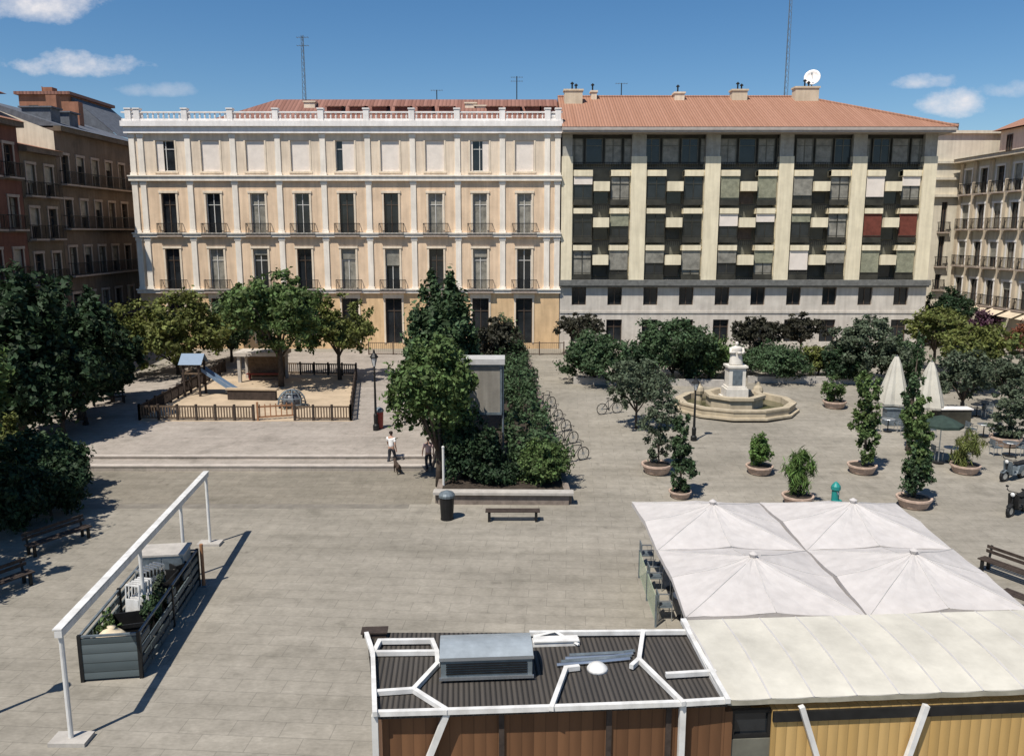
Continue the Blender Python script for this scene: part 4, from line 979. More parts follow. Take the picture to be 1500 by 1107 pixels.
s.bar((-1.5, -.37, 0), (-1.2, -.37, 1.55), .06); s.bar((-1.5, .37, 0), (-1.2, .37, 1.55), .06); s.build('ladder', M['darkwood'], t)
# play wall / pergola
p = at(352, 560); t = thing('play_shelter', 'open timber play shelter with a pale roof beam at the back of the playground', 'shelter', p)
wS = at(412, 560).x-p.x; hS = zpx(516, p.y)-p.z
for x in (0, wS):
    s = MB(); s.box(x-.11, x+.11, -.11, .11, 0, hS-.26); s.build('post', M['kerb'], t)
    s = MB(); s.box(x-.09, x+.09, 1.5, 1.7, 0, hS-.26); s.build('post', M['kerb'], t)
s = MB(); s.box(-.3, wS+.3, -.25, 1.9, hS-.26, hS); s.build('roof', mat('pale beam', (.50, .45, .39), var=.1), t)
s = MB(); s.box(.12, wS-.12, 1.55, 1.62, .1, hS*.75); s.build('back_panel', M['wood'], t)
s = MB(); s.box(.15, wS-.15, .9, 1.3, .4, .46); s.box(.3, .4, .95, 1.25, 0, .4); s.box(wS-.4, wS-.3, .95, 1.25, 0, .4); s.build('bench', M['red'], t)
# low wall across the back
p = at(335, 585); q_ = at(405, 586); t = thing('play_wall', 'low sandy wall across the middle of the playground', 'low wall', p)
s = MB(); s.bar((0, 0, .3), (q_.x-p.x, q_.y-p.y, .3), .3, .7); s.build('wall', M['darkwood'], t); s = MB(); s.bar((-.1, 0, .7), (q_.x-p.x+.1, q_.y-p.y, .7), .42, .1); s.build('coping', M['sand'], t)
# climbing dome
p = at(428, 596); t = thing('climbing_dome', 'dark grey climbing dome in the playground beside the tree trunk', 'climbing frame', p)
s = MB(); rr = .85; 
for k in range(10):
    a = k*math.pi/5; s.tube([(rr*math.cos(a)*math.cos(e), rr*math.sin(a)*math.cos(e), .25+rr*math.sin(e)) for e in [i*math.pi/16 for i in range(-2, 9)]], .035, 5)
for e in (0, .45, .9): s.tube([(rr*math.cos(e)*math.cos(a), rr*math.cos(e)*math.sin(a), .25+rr*math.sin(e)) for a in [i*math.pi/10 for i in range(21)]], .035, 5)
s.build('bars', M['greymetal'], t)
s = MB(); s.lathe([(.6, .05), (.62, .5), (.5, .85), (.05, .95)], (0, 0, 0), 14); s.build('core', mat('grey moulded plastic', (.11, .115, .13), rough=.4), t, smooth=True)

# iron railing before the old building's doors
p = on(540, 505, 68.5); q_ = on(826, 505, 68.5); t = thing('street_railing', 'brown iron railing along the front of the ochre ground floor', 'railing', (p.x, 68.5, g(68.5)))
s = MB(); Lr = q_.x-p.x
for hz in (.12, 1.05): s.bar((0, 0, hz), (Lr, 0, hz), .05, .05)
for k in range(int(Lr/.17)): s.bar((k*.17, 0, .1), (k*.17, 0, 1.05), .03)
s.build('bars', M['frame'], t)
s = MB()
for k in range(9): s.box(Lr*k/8-.05, Lr*k/8+.05, -.05, .05, -.05, 1.15)
s.build('posts', M['frame'], t)

# ------------------------------------------------------------------ white gantry and its pen of goods
b0 = at(105, 1085); b1 = at(308, 797); zt = 2.78
t = thing('steel_gantry', 'long white steel beam on slim posts crossing the lower left of the square', 'gantry', b0)
dv = Vector((b1.x-b0.x, b1.y-b0.y, 0)); dn = dv.normalized()
s = MB(); a = -dn*.12; c = dv+dn*.12; s.bar((a.x, a.y, zt-.09), (c.x, c.y, zt-.09), .16, .16); s.build('beam', M['steel_w'], t)
s = MB(); s.bar((a.x-.02, a.y, zt+.02), (c.x, c.y, zt+.02), .20, .03); s.build('beam_cap', M['steel_w'], t)
for f in (0, .42, .74, 1.0):
    p = dv*f; s = MB(); s.tube([(p.x, p.y, 0), (p.x, p.y, zt-.18)], .055, 10); o = s.build('post', M['steel_w'], t)
    if f in (0, 1.0): s = MB(); s.box(p.x-.42, p.x+.42, p.y-.24, p.y+.24, 0, .10); s.build('base_plate', M['kerb'], o)
# pen
pa = at(122, 998); pb = at(208, 992); pc = at(292, 858); dpc = Vector((pc.x-pb.x, pc.y-pb.y, 0)); wv = Vector((pb.x-pa.x, pb.y-pa.y, 0))
t = thing('goods_pen', 'grey slatted metal pen full of goods under the white beam', 'pen', pa, math.atan2(wv.y, wv.x))
Wp = wv.length; dl = dpc.length; ca, sa = math.cos(-t.rotation_euler.z), math.sin(-t.rotation_euler.z)
ex = dpc.x*ca-dpc.y*sa; ey = dpc.x*sa+dpc.y*ca           # length direction in local axes
def LP(u, v, z=0): return Vector((u*Wp+v*ex, v*ey, z))
hp = 1.22
for i in range(7):      # long sides, each a row of hinged panels
    for u in (0, 1):
        p, q = LP(u, i/7+.004), LP(u, (i+1)/7-.004); s = MB(); hgt = hp-(.35 if (i in (1, 2, 4) and u == 1) else 0)
        [s.bar((p.x, p.y, zz_), (q.x, q.y, zz_), .04, .17) for zz_ in (.16, .44, .72, 1.0) if zz_ < hgt-.05]; s.build('side_panel', M['pen_slat'], t)
for v in (0, 1):
    p, q = LP(.03, v), LP(.97, v); s = MB(); s.bar((p.x, p.y, hp/2+.02), (q.x, q.y, hp/2+.02), .06, hp-.1); s.build('end_panel', M['pen_slat'], t)
for u in (0, 1):
    for v in (0, .5, 1): p = LP(u, v); s = MB(); s.bar((p.x, p.y, 0), (p.x, p.y, hp+.08), .09); s.build('corner_post', M['iron'], t)
s = MB(); p, q = LP(0, 0), LP(1, 0)
for u in (0, 1): a, c = LP(u, 0), LP(u, 1); s.bar((a.x, a.y, hp+.03), (c.x, c.y, hp+.03), .06, .05)
for v in (0, 1): a, c = LP(0, v), LP(1, v); s.bar((a.x, a.y, hp+.035), (c.x, c.y, hp+.035), .06, .05)
s.build('top_rail', M['greymetal'], t)
T = Matrix.Translation(pa) @ Matrix.Rotation(t.rotation_euler.z, 4, 'Z')
def wp(u, v, z=0): return T @ LP(u, v, z)
def sack(p, r, label, m='bag', sq=.7):
    o = MB(); o.lathe([(r*.75, 0), (r, r*.25), (r*.98, r*.6), (r*.6, r*.95), (r*.2, r*1.1), (r*.28, r*1.25)], (0, 0, 0), 14, 1, sq); tt = o.build('sack', M[m], None, loc=p, smooth=True); return tag(tt, label, 'sack')
def crate(p, rz, w, d_, h, label, m='greymetal'):
    o = MB(); o.box(-w/2, w/2, -d_/2, d_/2, 0, .05)
    for sgn in (-1, 1): 
        o.box(-w/2, w/2, sgn*d_/2-.02, sgn*d_/2+.02, .052, h); o.box(sgn*w/2-.02, sgn*w/2+.02, -d_/2+.022, d_/2-.022, .052, h)
    o.box(-w/2-.03, w/2+.03, -d_/2-.045, -d_/2-.021, h-.1, h+.01)
    tt = o.build('crate', M[m], None, loc=p); tt.rotation_euler = (0, 0, rz); return tag(tt, label, 'crate')
crate(wp(.5, .09), .1, 1.0, .7, .85, 'grey blue crate under the cream sack at the near end of the pen')
sack(wp(.42, .09, .12)+Vector((0, 0, .6)), .42, 'cream sack lying on top at the near end of the pen')
crate(wp(.5, .26), .3, .95, .8, 1.0, 'dark crate second from the near end of the pen', 'iron')
def folded(p, rz, label, m='steel_w', n=5, h=1.1):
    tt = thing('folded_chairs', label, 'folding chair stack', p, rz)
    for k in range(n):
        o = MB(); x = k*.13
        for sgn in (-1, 1): o.tube([(x, sgn*.22, 0), (x+.12, sgn*.22, h)], .022, 6)
        o.bar((x+.12, -.22, h), (x+.12, .22, h), .04); o.box(x+.05, x+.07, -.2, .2, h*.35, h*.75); o.bar((x+.02, -.22, .15), (x+.02, .22, .15), .03); o.build('chair', M[m], tt)
folded(wp(.35, .40), t.rotation_euler.z+1.2, 'white folded chairs leaning near the middle of the pen', h=1.55)
folded(wp(.3, .56), t.rotation_euler.z+1.0, 'grey folded chairs behind the white ones in the pen', 'alu', 6, 1.6)
crate(wp(.5, .68), 0, 1.0, .9, 1.2, 'tall black crate past the middle of the pen', 'iron')
crate(wp(.55, .48), .2, .7, .6, .95, 'black crate beside the folded chairs', 'iron')
sack(wp(.6, .78), .45, 'dark sack near the far end of the pen', 'dark_cloth')
for u_, v_, lb_, mm_ in ((.25, .17, 'leafy green plant between the sack and the crate in the pen', 'mid'), (.75, .36, 'dark leafy plant beside the folded chairs in the pen', 'deep'), (.7, .60, 'grey green plant past the middle of the pen', 'grey')):
    pp = wp(u_, v_); tree(lb_, pp.x, pp.y, 1.5, .33, .5, mm_, n=420, size=.13, name='potted_plant', cat='plant', tr=.03, z=0)
for k_ in range(4):
    q_ = wp(.2+.2*k_, .80+.02*(k_ % 2)); crate(Vector((q_.x, q_.y, .0)), .3*k_, .4, .4, .9+.12*k_, ['pale crate nearest the beam at the far end of the pen', 'black crate in the far cluster of the pen', 'pale crate in the far cluster of the pen, third from the beam', 'tallest black crate of the far cluster in the pen'][k_], 'kerb' if k_ % 2 == 0 else 'iron')
o = thing('metal_cabinet', 'pale grey metal cabinet at the far end of the pen', 'cabinet', wp(.45, .90), t.rotation_euler.z)
s = MB(); s.box(-.65, .65, -.45, .45, .08, 1.5); s.build('body', mat('pale grey green steel', (.34, .37, .36), rough=.5, var=.12), o)
s = MB(); s.box(-.7, .7, -.5, .5, 1.502, 1.56); s.build('lid', M['kerb'], o)
for x in (-.32, .32): s = MB(); s.box(x-.3, x+.3, -.475, -.452, .15, 1.42); s.build('door', M['greymetal'], o)
s = MB(); s.box(-.6, -.5, -.4, -.3, 0, .08); s.box(.5, .6, -.4, -.3, 0, .08); s.box(-.6, -.5, .3, .4, 0, .08); s.box(.5, .6, .3, .4, 0, .08); s.build('feet', M['iron'], o)
p = wp(1.1, 1.0); tt = thing('bollard_post', 'rusty orange post at the far corner of the pen', 'post', p); s = MB(); s.tube([(0, 0, 0), (0, 0, 1.45)], .06, 8); s.build('shaft', M['orange'], tt); s = MB(); s.box(-.12, .12, -.12, .12, 0, .03); s.build('base_plate', M['greymetal'], tt)

# ------------------------------------------------------------------ flower kiosks
zR = 3.0
FL, FR, BR, BL = onz(550, 1046, zR), onz(1066, 1027, zR), onz(1003, 926, zR), onz(537, 926, zR)
def kiosk_axes(A, B): 
    a = math.atan2(B.y-A.y, B.x-A.x); return Matrix.Translation((A.x, A.y, 0)) @ Matrix.Rotation(a, 4, 'Z'), a
K, ka = kiosk_axes(FL, FR); Ki = K.inverted()
k1 = thing('flower_kiosk', 'brown plank kiosk with a dark ribbed roof and white angular steel frame', 'kiosk', (FL.x, FL.y, 0), ka)
def kl(v): return Ki @ v
def rp(px, py, z=zR): return kl(onz(px, py, z))
a, c, d_, e = [kl(v) for v in (FL, FR, BR, BL)]
ins = .12
s = MB(); pl = [(a.x+.1, a.y+ins), (c.x, c.y+ins), (d_.x, d_.y-.1), (e.x+.1, e.y-.1)]; s.prism(pl, 0, zR-.10); s.build('wall', M['plank_br'], k1)
s = MB(); pl = [(a.x, a.y), (c.x-.002, c.y), (d_.x-.002, d_.y), (e.x, e.y)]; s.prism(pl, zR-.098, zR); s.build('roof', M['roof_rib'], k1)
# narrow board trims dividing the planks
for px in (735, 895, 985):
    x = rp(px, 1060, 2.7).x; s = MB(); s.box(x-.05, x+.05, ins-.05, ins-.002, .02, zR-.12); s.build('batten', M['darkwood'], k1)
zt = zR+.06
def seg(pts, w=.088, z=zt, h=.09):
    s = MB(); P = [rp(x, y, z) if len(q_) == 2 else rp(x, y, q_[2]) for q_ in pts for (x, y) in [q_[:2]]]
    for i in range(len(P)-1):
        d = (P[i+1]-P[i]).normalized()*w*.42
        s.bar(P[i]-d, P[i+1]+d, w+.002*i, h+.003*(i % 2)); 
    return s
fr = [[(550, 1044), (655, 1041), (808, 1036), (1000, 1029), (1066, 1025)],
      [(655, 1041), (606, 1010), (641, 972)], [(606, 1010), (550, 1014)],
      [(641, 972), (640, 955), (545, 956)], [(640, 955), (633, 938, zt+.03), (556, 939, zt+.03), (548, 956)],
      [(808, 1036), (829, 979), (846, 977)], [(1000, 1029), (936, 966), (926, 975)], [(936, 966), (942, 925)],
      [(978, 988), (1046, 984)], [(778, 927), (1003, 925)], [(549, 1044), (546, 956), (537, 929)], [(1066, 1025), (1003, 916)]]
for i, pts in enumerate(fr): seg(pts, z=zt+.004*i).build('frame_bar', M['steel_w'], k1)
# legs and braces in front of the wall
yw = -.03
def wl(px, py, y=yw):       # point of the wall plane under pixel
    dd = Ki.to_3x3() @ pxdir(px, py); oo = Ki @ Vector((0, 0, EYE)); tt_ = (y-oo.y)/dd.y; return oo+dd*tt_
for (p0, p1) in [((549, 1046), None), ((1000, 1031), None), ((655, 1043), (628, 1110))]:
    A_ = wl(*p0)
    if p1 is None: B_ = Vector((A_.x, A_.y, 0))
    else: B_ = wl(*p1); dd = (B_-A_); B_ = A_+dd*(A_.z/(A_.z-B_.z))
    s = MB(); s.bar(A_, B_, .11, .11, up=(0, 1, 0)); s.build('frame_leg', M['steel_w'], k1)
# air unit on the roof
p = rp(646, 1000, zR); q_ = rp(780, 998, zR)
t = thing('air_conditioner', 'brushed metal air conditioning unit lying on the dark kiosk roof', 'air conditioner', K @ p, ka)
wA = q_.x-p.x
s = MB(); s.box(0, wA, 0, .85, .08, .52); s.build('casing', mat('dull steel casing', (.20, .235, .25), rough=.45, metal=.3, var=.15, streak=.1), t)
s = MB(); n = 8
for k in range(n):
    f0, f1 = k/n, (k+1)/n; c0, c1 = .525+.10*math.sin(math.pi*f0), .525+.10*math.sin(math.pi*f1); s.quad((-.02, -.03+.92*f0, c0), (wA+.02, -.03+.92*f0, c0), (wA+.02, -.03+.92*f1, c1), (-.02, -.03+.92*f1, c1))
s.build('top_cover', mat('steel lid with painted sunlight', (.36, .40, .42), rough=.42, metal=.25, var=.12), t)  # same steel box, its top coloured paler to paint the sunlight on it
s = MB(); s.box(-.03, wA+.03, -.035, -.005, .06, .12); s.box(-.03, wA+.03, -.034, -.004, .46, .52); s.build('trim', M['alu'], t)
s = MB()
for k in range(5): s.box(.1, wA-.1, -.02, -.003, .17+.05*k, .195+.05*k)
s.build('grille', M['iron'], t)
s = MB()
for x in (.1, wA-.15): s.box(x, x+.08, .05, .8, 0, .08)
s.build('feet', M['iron'], t)
# loose things on the roof
o = thing('cable_tray', 'white steel tray along the back of the kiosk roof', 'tray', K @ rp(780, 944), ka)
s = MB(); s.box(0, .98, -.1, .1, .0, .1); s.box(.02, .96, -.12, .12, .1, .13); s.build('tray', M['steel_w'], o); s = MB(); s.tube([(.05, .25, .05), (.5, .2, .18), (.95, -.15, .05)], .03, 6); s.build('cable', M['steel_w'], o)
o = MB(); o.lathe([(.22, 0), (.2, .05), (.12, .12), (.02, .15)], (0, 0, 0), 14); tag(o.build('vent_cap', M['steel_w'], None, loc=K @ rp(875, 980), smooth=True), 'round white vent cap in the middle of the kiosk roof', 'vent')
o = thing('pipe_bundle', 'dull grey pipes lying across the dark kiosk roof', 'pipes', K @ rp(850, 968), ka)
for k in range(4): s = MB(); s.tube([(-.5+.1*k, .12*k-.2, .05), (.3+.2*k, .1*k-.15, .06+.02*(k % 2)), (1.0+.05*k, .1*k-.05, .05)], .035, 6); s.build('pipe', M['greymetal'] if k % 2 else M['alu'], o)
o = MB(); o.box(-.25, .25, -.12, .12, 0, .1); o.box(-.28, .28, -.15, .15, .1, .13); tt = o.build('roof_hatch', M['darkwood'], None, loc=K @ rp(549, 930)); tt.rotation_euler = (0, 0, ka); tag(tt, 'small dark hatch at the back left corner of the kiosk roof', 'hatch')

# second kiosk with the cream awning
k2 = thing('flower_kiosk', 'yellow plank kiosk with a dark window under a long cream awning', 'kiosk', (FR.x, FR.y, 0), ka)
K2 = Matrix.Translation((FR.x, FR.y, 0)) @ Matrix.Rotation(ka, 4, 'Z'); K2i = K2.inverted()
def w2(px, py, y=.12):
    dd = K2i.to_3x3() @ pxdir(px, py); oo = K2i @ Vector((0, 0, EYE)); return oo+dd*((y-oo.y)/dd.y)
xb_, xw0, xw1 = w2(1068, 1075).x, w2(1072, 1075).x, w2(1130, 1075).x; XE = 9.0; zw = 2.72
wz1, wz0 = w2(1100, 1040).z, w2(1100, 1082).z
s = MB(); s.box(.004, xw0, .12, 2.6, 0, zw); s.build('brown_wall', M['plank_br'], k2)
s = MB(); s.box(xw0+.002, xw1-.002, .16, 2.6, 0, wz0-.02); s.build('window_apron', M['mid_panel'], k2)
window(k2, xw0+.002, xw1-.002, wz0, zw-.02, y=.22, fm='iron', pane='glass', mull=False, trans=False)
s = MB(); s.box(xw1, XE, .12, 2.6, 0, zw); s.build('wall', M['plank_ye'], k2)
s = MB(); s.box(xw1, XE, .06, .116, zw-.22, zw-.02); s.build('shade_fascia', M['iron'], k2)  # strip coloured black to paint the shade under the awning's front edge
# awning: arched fabric over ribs
zb_, zf_ = 3.15, 2.96
A0 = K2i @ onz(1066, 1027, zf_); B0 = K2i @ onz(1004, 910, zb_)
def aw(f, x):
    base = A0.lerp(B0, f); return Vector((base.x+x, base.y, base.z+.10*math.sin(math.pi*f)-.035*abs(math.sin(math.pi*x/.82))**.6*math.sin(math.pi*min(1, f*.9+.1))))
NX, NF = 110, 12; s = MB(); base = 0
for i in range(NF+1):
    for j in range(NX+1): s.v.append(tuple(aw(i/NF, 9.2*j/NX)+Vector((0, 0, .035))))
for i in range(NF):
    for j in range(NX): s.f.append((i*(NX+1)+j, i*(NX+1)+j+1, (i+1)*(NX+1)+j+1, (i+1)*(NX+1)+j))
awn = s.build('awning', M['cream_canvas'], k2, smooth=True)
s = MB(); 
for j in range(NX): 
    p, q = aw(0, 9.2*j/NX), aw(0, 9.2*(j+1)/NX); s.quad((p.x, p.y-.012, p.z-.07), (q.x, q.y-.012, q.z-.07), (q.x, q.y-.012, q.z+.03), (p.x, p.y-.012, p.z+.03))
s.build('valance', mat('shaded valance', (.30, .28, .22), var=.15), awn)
s = MB()
for k in range(12):
    x = .82*k; s.tube([aw(i/8, x)+Vector((0, 0, .028)) for i in range(9)], .022, 6)
s.build('awning_ribs', M['seam'], awn)
s = MB(); s.bar(A0+Vector((0, .03, -.02)), A0+Vector((9.2, .03, -.02)), .07); s.bar(B0+Vector((0, 0, -.02)), B0+Vector((9.2, 0, -.02)), .07); s.bar(A0+Vector((-.05, 0, .03)), B0+Vector((-.05, 0, .03)), .12, .1); s.build('awning_frame', M['steel_w'], awn)
s = MB()
for x0, x1 in ((2.0, 2.0), (6.5, 6.5)): s.box(x0-.05, x0+.05, 2.55, 2.65, 0, 3.05)
s.build('rear_post', M['steel_w'], k2)
for (p0, p1) in [((1174, 1034), (1197, 1110)), ((1357, 1032), (1329, 1110))]:
    A_, B_ = w2(*p0, -.0), w2(*p1, -.0); B_ = A_+(B_-A_)*(A_.z/(A_.z-B_.z)); s = MB(); s.bar(A_, B_, .10, .10, up=(0, 1, 0)); s.build('brace', M['steel_w'], k2)

# ------------------------------------------------------------------ four white canopies
ze, zp = 2.60, 3.30
cor = [[onz(925, 735, ze), onz(1112, 737, ze), onz(1312, 738, ze)], [onz(962, 806, ze), onz(1181, 807, ze), onz(1396, 806, ze)], [onz(1004, 905, ze), onz(1272, 905, ze), onz(1508, 896, ze)]]
names = [['white square canopy at the back left of the group of four', 'white square canopy at the back right of the group of four'], ['white square canopy at the front left, over the dark terrace chairs', 'white square canopy at the front right, beside the cream awning']]
for i in range(2):
    for j in range(2):
        A_, B_, C_, D_ = cor[i+1][j], cor[i+1][j+1], cor[i][j+1], cor[i][j]; cen = (A_+B_+C_+D_)/4
        t = thing('garden_canopy', names[i][j], 'parasol', (cen.x, cen.y, 0), 0, 'four white square canopies'); 
        P4 = [Vector((v.x-cen.x, v.y-cen.y, ze+.012*(i+2*j)))*1 for v in (A_, B_, C_, D_)]
        for v in P4: v.x *= .995; v.y *= .995
        top = Vector((0, 0, zp+.03*((i*3+j*5) % 3))); s = MB(); n = 10; und = rng.random()*6
        ring = []
        for k in range(4):
            for m_ in range(n): 
                f = m_/n; v = P4[k].lerp(P4[(k+1) % 4], f); sag = math.sin(math.pi*f); mid = abs(f-.5) < .01; inw = .02*sag
                ring.append(Vector((v.x*(1-inw), v.y*(1-inw), v.z+.10*sag-.06*sag*abs(math.sin(2*math.pi*f)))))
        rings = []
        for r_ in range(9):
            f = r_/8; rings.append([Vector((v.x*f+top.x*(1-f), v.y*f+top.y*(1-f), top.z+(v.z-top.z)*(f**.90)-.05*math.sin(math.pi*f)*(0.5+.5*math.cos(8*math.pi*(k/(4*n))+math.pi))+.012*math.sin(9*f+k*1.7+und))) for k, v in enumerate(ring)])
        nn = len(ring); s.v = [tuple(v) for rr_ in rings for v in rr_]
        for r_ in range(8):
            for k in range(nn): k2_ = (k+1) % nn; s.f.append((r_*nn+k, (r_+1)*nn+k, (r_+1)*nn+k2_, r_*nn+k2_))
        o = s.build('canopy', M['canvas'], t, smooth=False)
        s = MB()
        for k in range(nn): v, w_ = ring[k], ring[(k+1) % nn]; s.quad((v.x, v.y, v.z-.14), (w_.x, w_.y, w_.z-.14), tuple(w_), tuple(v))
        s.build('valance', M['canvas'], o)
        s = MB()
        for k in range(0, nn, n//2): s.tube([Vector(rings[r_][k])+Vector((0, 0, .004)) for r_ in range(1, 9)], .014, 5)
        s.build('seam', M['seam'], o)
        s = MB(); s.lathe([(.09, -.02), (.12, .06), (.03, .12)], tuple(top), 10); s.build('finial', M['canvas'], t)
        s = MB(); s.tube([(0, 0, .1), (0, 0, zp-.02)], .04, 8); s.build('pole', M['alu'], t)
        s = MB(); s.box(-.45, .45, -.45, .45, 0, .1); s.build('base', M['kerb'], t)
        s = MB()
        for k in range(0, nn, n//2): s.bar(top+Vector((0, 0, -.12)), (ring[k].x*.98, ring[k].y*.98, ring[k].z-.05), .03)
        s.build('ribs', M['alu'], t)

# terrace furniture beneath
def chair_proto(p, rz, label, grp):
    t = thing('cafe_chair', label, 'chair', p, rz, grp); s = MB(); s.box(-.22, .22, -.22, .22, .43, .47); s.build('seat', M['greymetal'], t)
    s = MB(); s.box(-.22, .22, .19, .22, .55, .85); s.build('backrest', M['greymetal'], t)
    for x, y in ((-.2, -.2), (.2, -.2), (-.2, .2), (.2, .2)): s = MB(); s.tube([(x, y, 0), (x, y, .43 if y < 0 else .86)], .016, 6); s.build('leg', M['alu'], t)
    for x in (-.24, .24): s = MB(); s.bar((x, -.2, .66), (x, .2, .66), .03); s.bar((x, -.2, .43), (x, -.2, .66), .02); s.build('armrest', M['alu'], t)
    return t
def table_proto(p, label, grp):
    t = thing('cafe_table', label, 'table', p, 0, grp); s = MB(); s.lathe([(.36, .72), (.37, .735), (.36, .75), (.01, .752)], (0, 0, 0), 16); s.build('table_top', M['alu'], t)
    s = MB(); s.tube([(0, 0, .03), (0, 0, .72)], .03, 8); s.build('stem', M['iron'], t); s = MB(); s.lathe([(.24, 0), (.23, .03), (.04, .05)], (0, 0, 0), 12); s.build('foot', M['iron'], t); return t
GC = 'metal chairs under the white canopies'; GT = 'round tables under the white canopies'
tb = ch = None
base_pts = [onz(975, 862, 0), onz(990, 905, 0), onz(962, 828, 0)]
words = ['by the glass screen', 'by the awning corner', 'at the back corner']
rowsX = [0, 1.9, 4.3]
for i, bp_ in enumerate(base_pts):
    for j, dx in enumerate((.25, 2.6)):
        q = Vector((bp_.x+dx, bp_.y, 0)); where = words[i]+(' of the canopies' if j == 0 else ', second row under the canopies')
        lb = 'round metal table '+where
        if tb is None: tb = table_proto(q, lb, GT)
        else: again(tb, q, 0, lb, GT)
        for k, (ox, oy, rz, side) in enumerate(((-.62, 0, R(90), 'left'), (.62, .05, R(-90), 'right'), (.02, -.66, R(180), 'in front'))):
            lb = 'metal chair %s of the table %s' % (side, where); pp = q+Vector((ox, oy, 0))
            if ch is None: ch = chair_proto(pp, rz, lb, GC)
            else: again(ch, pp, rz, lb, GC)
# low green glass screen on the left side
p, q = at(936, 846), at(960, 918); t = thing('glass_screen', 'low greenish glass screen left of the white canopies', 'screen', p); d = q-p
m_ = bpy.data.materials.new('greenish glass'); m_.use_nodes = True; bs = m_.node_tree.nodes['Principled BSDF']; bs.inputs['Base Color'].default_value = (.50, .60, .42, 1); bs.inputs['Roughness'].default_value = .1; bs.inputs['Alpha'].default_value = .45
for k in range(2):
    a_, c_ = d*(k/2+.02), d*((k+1)/2-.02); s = MB(); s.bar((a_.x, a_.y, .55), (c_.x, c_.y, .55), .02, .8); s.build('pane', m_, t)
for k in range(3): a_ = d*k/2; s = MB(); s.bar((a_.x, a_.y, 0), (a_.x, a_.y, 1.0), .05); s.build('post', M['greymetal'], t)

# ------------------------------------------------------------------ cafe to the right
def closed_parasol(px, by, ty, hwpx, label):
    p = at(px, by); h = zpx(ty, p.y)-p.z; w = hwpx*mpp(p.y, 1.5); t = thing('closed_parasol', label, 'parasol', p, 0, 'closed cream parasols of the cafe'); s = MB(); n = 20; prof = [(.12, .98), (.35, .85), (.6, .65), (.85, .45), (1.0, .30), (.95, .27)]
    for r_, z_ in prof:
        for k in range(n): a = 2*math.pi*k/n; rr_ = r_*w*(1+.2*math.cos(5*a)); s.v.append((rr_*math.cos(a), rr_*math.sin(a), z_*h))
    for i in range(len(prof)-1):
        for k in range(n): k2_ = (k+1) % n; s.f.append((i*n+k, (i+1)*n+k, (i+1)*n+k2_, i*n+k2_))
    s.build('canopy', M['cream_canvas'], t); s = MB(); s.tube([(0, 0, 0), (0, 0, h)], .035, 8); s.build('pole', M['alu'], t); s = MB(); s.lathe([(.3, 0), (.3, .08), (.06, .12)], (0, 0, 0), 12); s.build('base', M['kerb'], t)
closed_parasol(1306, 618, 520, 20, 'closed cream parasol left of the slim cypress')
closed_parasol(1357, 622, 528, 20, 'closed cream parasol right of the slim cypress')
p = at(1374, 678); h = zpx(608, p.y)-p.z; t = thing('parasol', 'small dark green open parasol at the cafe', 'parasol', p); s = MB(); rr = 30*mpp(p.y, 2)
s.lathe([(.05, h), (rr*.5, h-.16), (rr, h-.42), (rr, h-.55), (rr*.98, h-.43), (.06, h-.03)], (0, 0, 0), 8); s.build('canopy', M['green_canvas'], t); s = MB(); s.tube([(0, 0, 0), (0, 0, h)], .03, 8); s.build('pole', M['alu'], t); s = MB(); s.lathe([(.28, 0), (.28, .08), (.05, .1)], (0, 0, 0), 12); s.build('base', M['iron'], t)
GT2, GC2 = 'round tables of the far cafe', 'metal chairs of the far cafe'
for i, (px, py, wd) in enumerate(((1462, 612, 'at the right edge behind the pale planter'), (1430, 610, 'behind the serving counter'), (1478, 668, 'at the right edge near the scooters'), (1300, 632, 'under the left closed parasol'), (1392, 676, 'beside the dark green parasol'), (1345, 640, 'between the closed parasols'), (1440, 640, 'before the grey olive tree'))):
    q = at(px, py); again(tb, q, 0, 'round cafe table '+wd, GT2)
    for ox, oy, rz, side in ((-.65, .1, R(90), 'left'), (.65, 0, R(-90), 'right')): again(ch, q+Vector((ox, oy, 0)), rz, 'cafe chair on the %s of the table %s' % (side, wd), GC2)
p = at(1392, 622); t = thing('serving_counter', 'dark cafe serving counter with a white top', 'counter', p); s = MB(); s.box(-1.0, 1.0, -.3, .3, .04, .95); s.build('body', M['dark_panel'], t); s = MB(); s.box(-1.08, 1.08, -.36, .36, .952, 1.02); s.build('top', M['white_trim'], t)
s = MB(); s.box(-.95, .95, -.25, .25, 0, .04); s.build('plinth', M['iron'], t)
p = at(1310, 628); t = thing('serving_counter', 'blue grey cafe counter under the left closed parasol', 'counter', p+Vector((.4, .9, 0))); s = MB(); s.box(-.6, .6, -.3, .3, .04, 1.0); s.build('body', M['greymetal'], t); s = MB(); s.box(-.68, .68, -.36, .36, 1.002, 1.05); s.build('top', M['greymetal'], t)

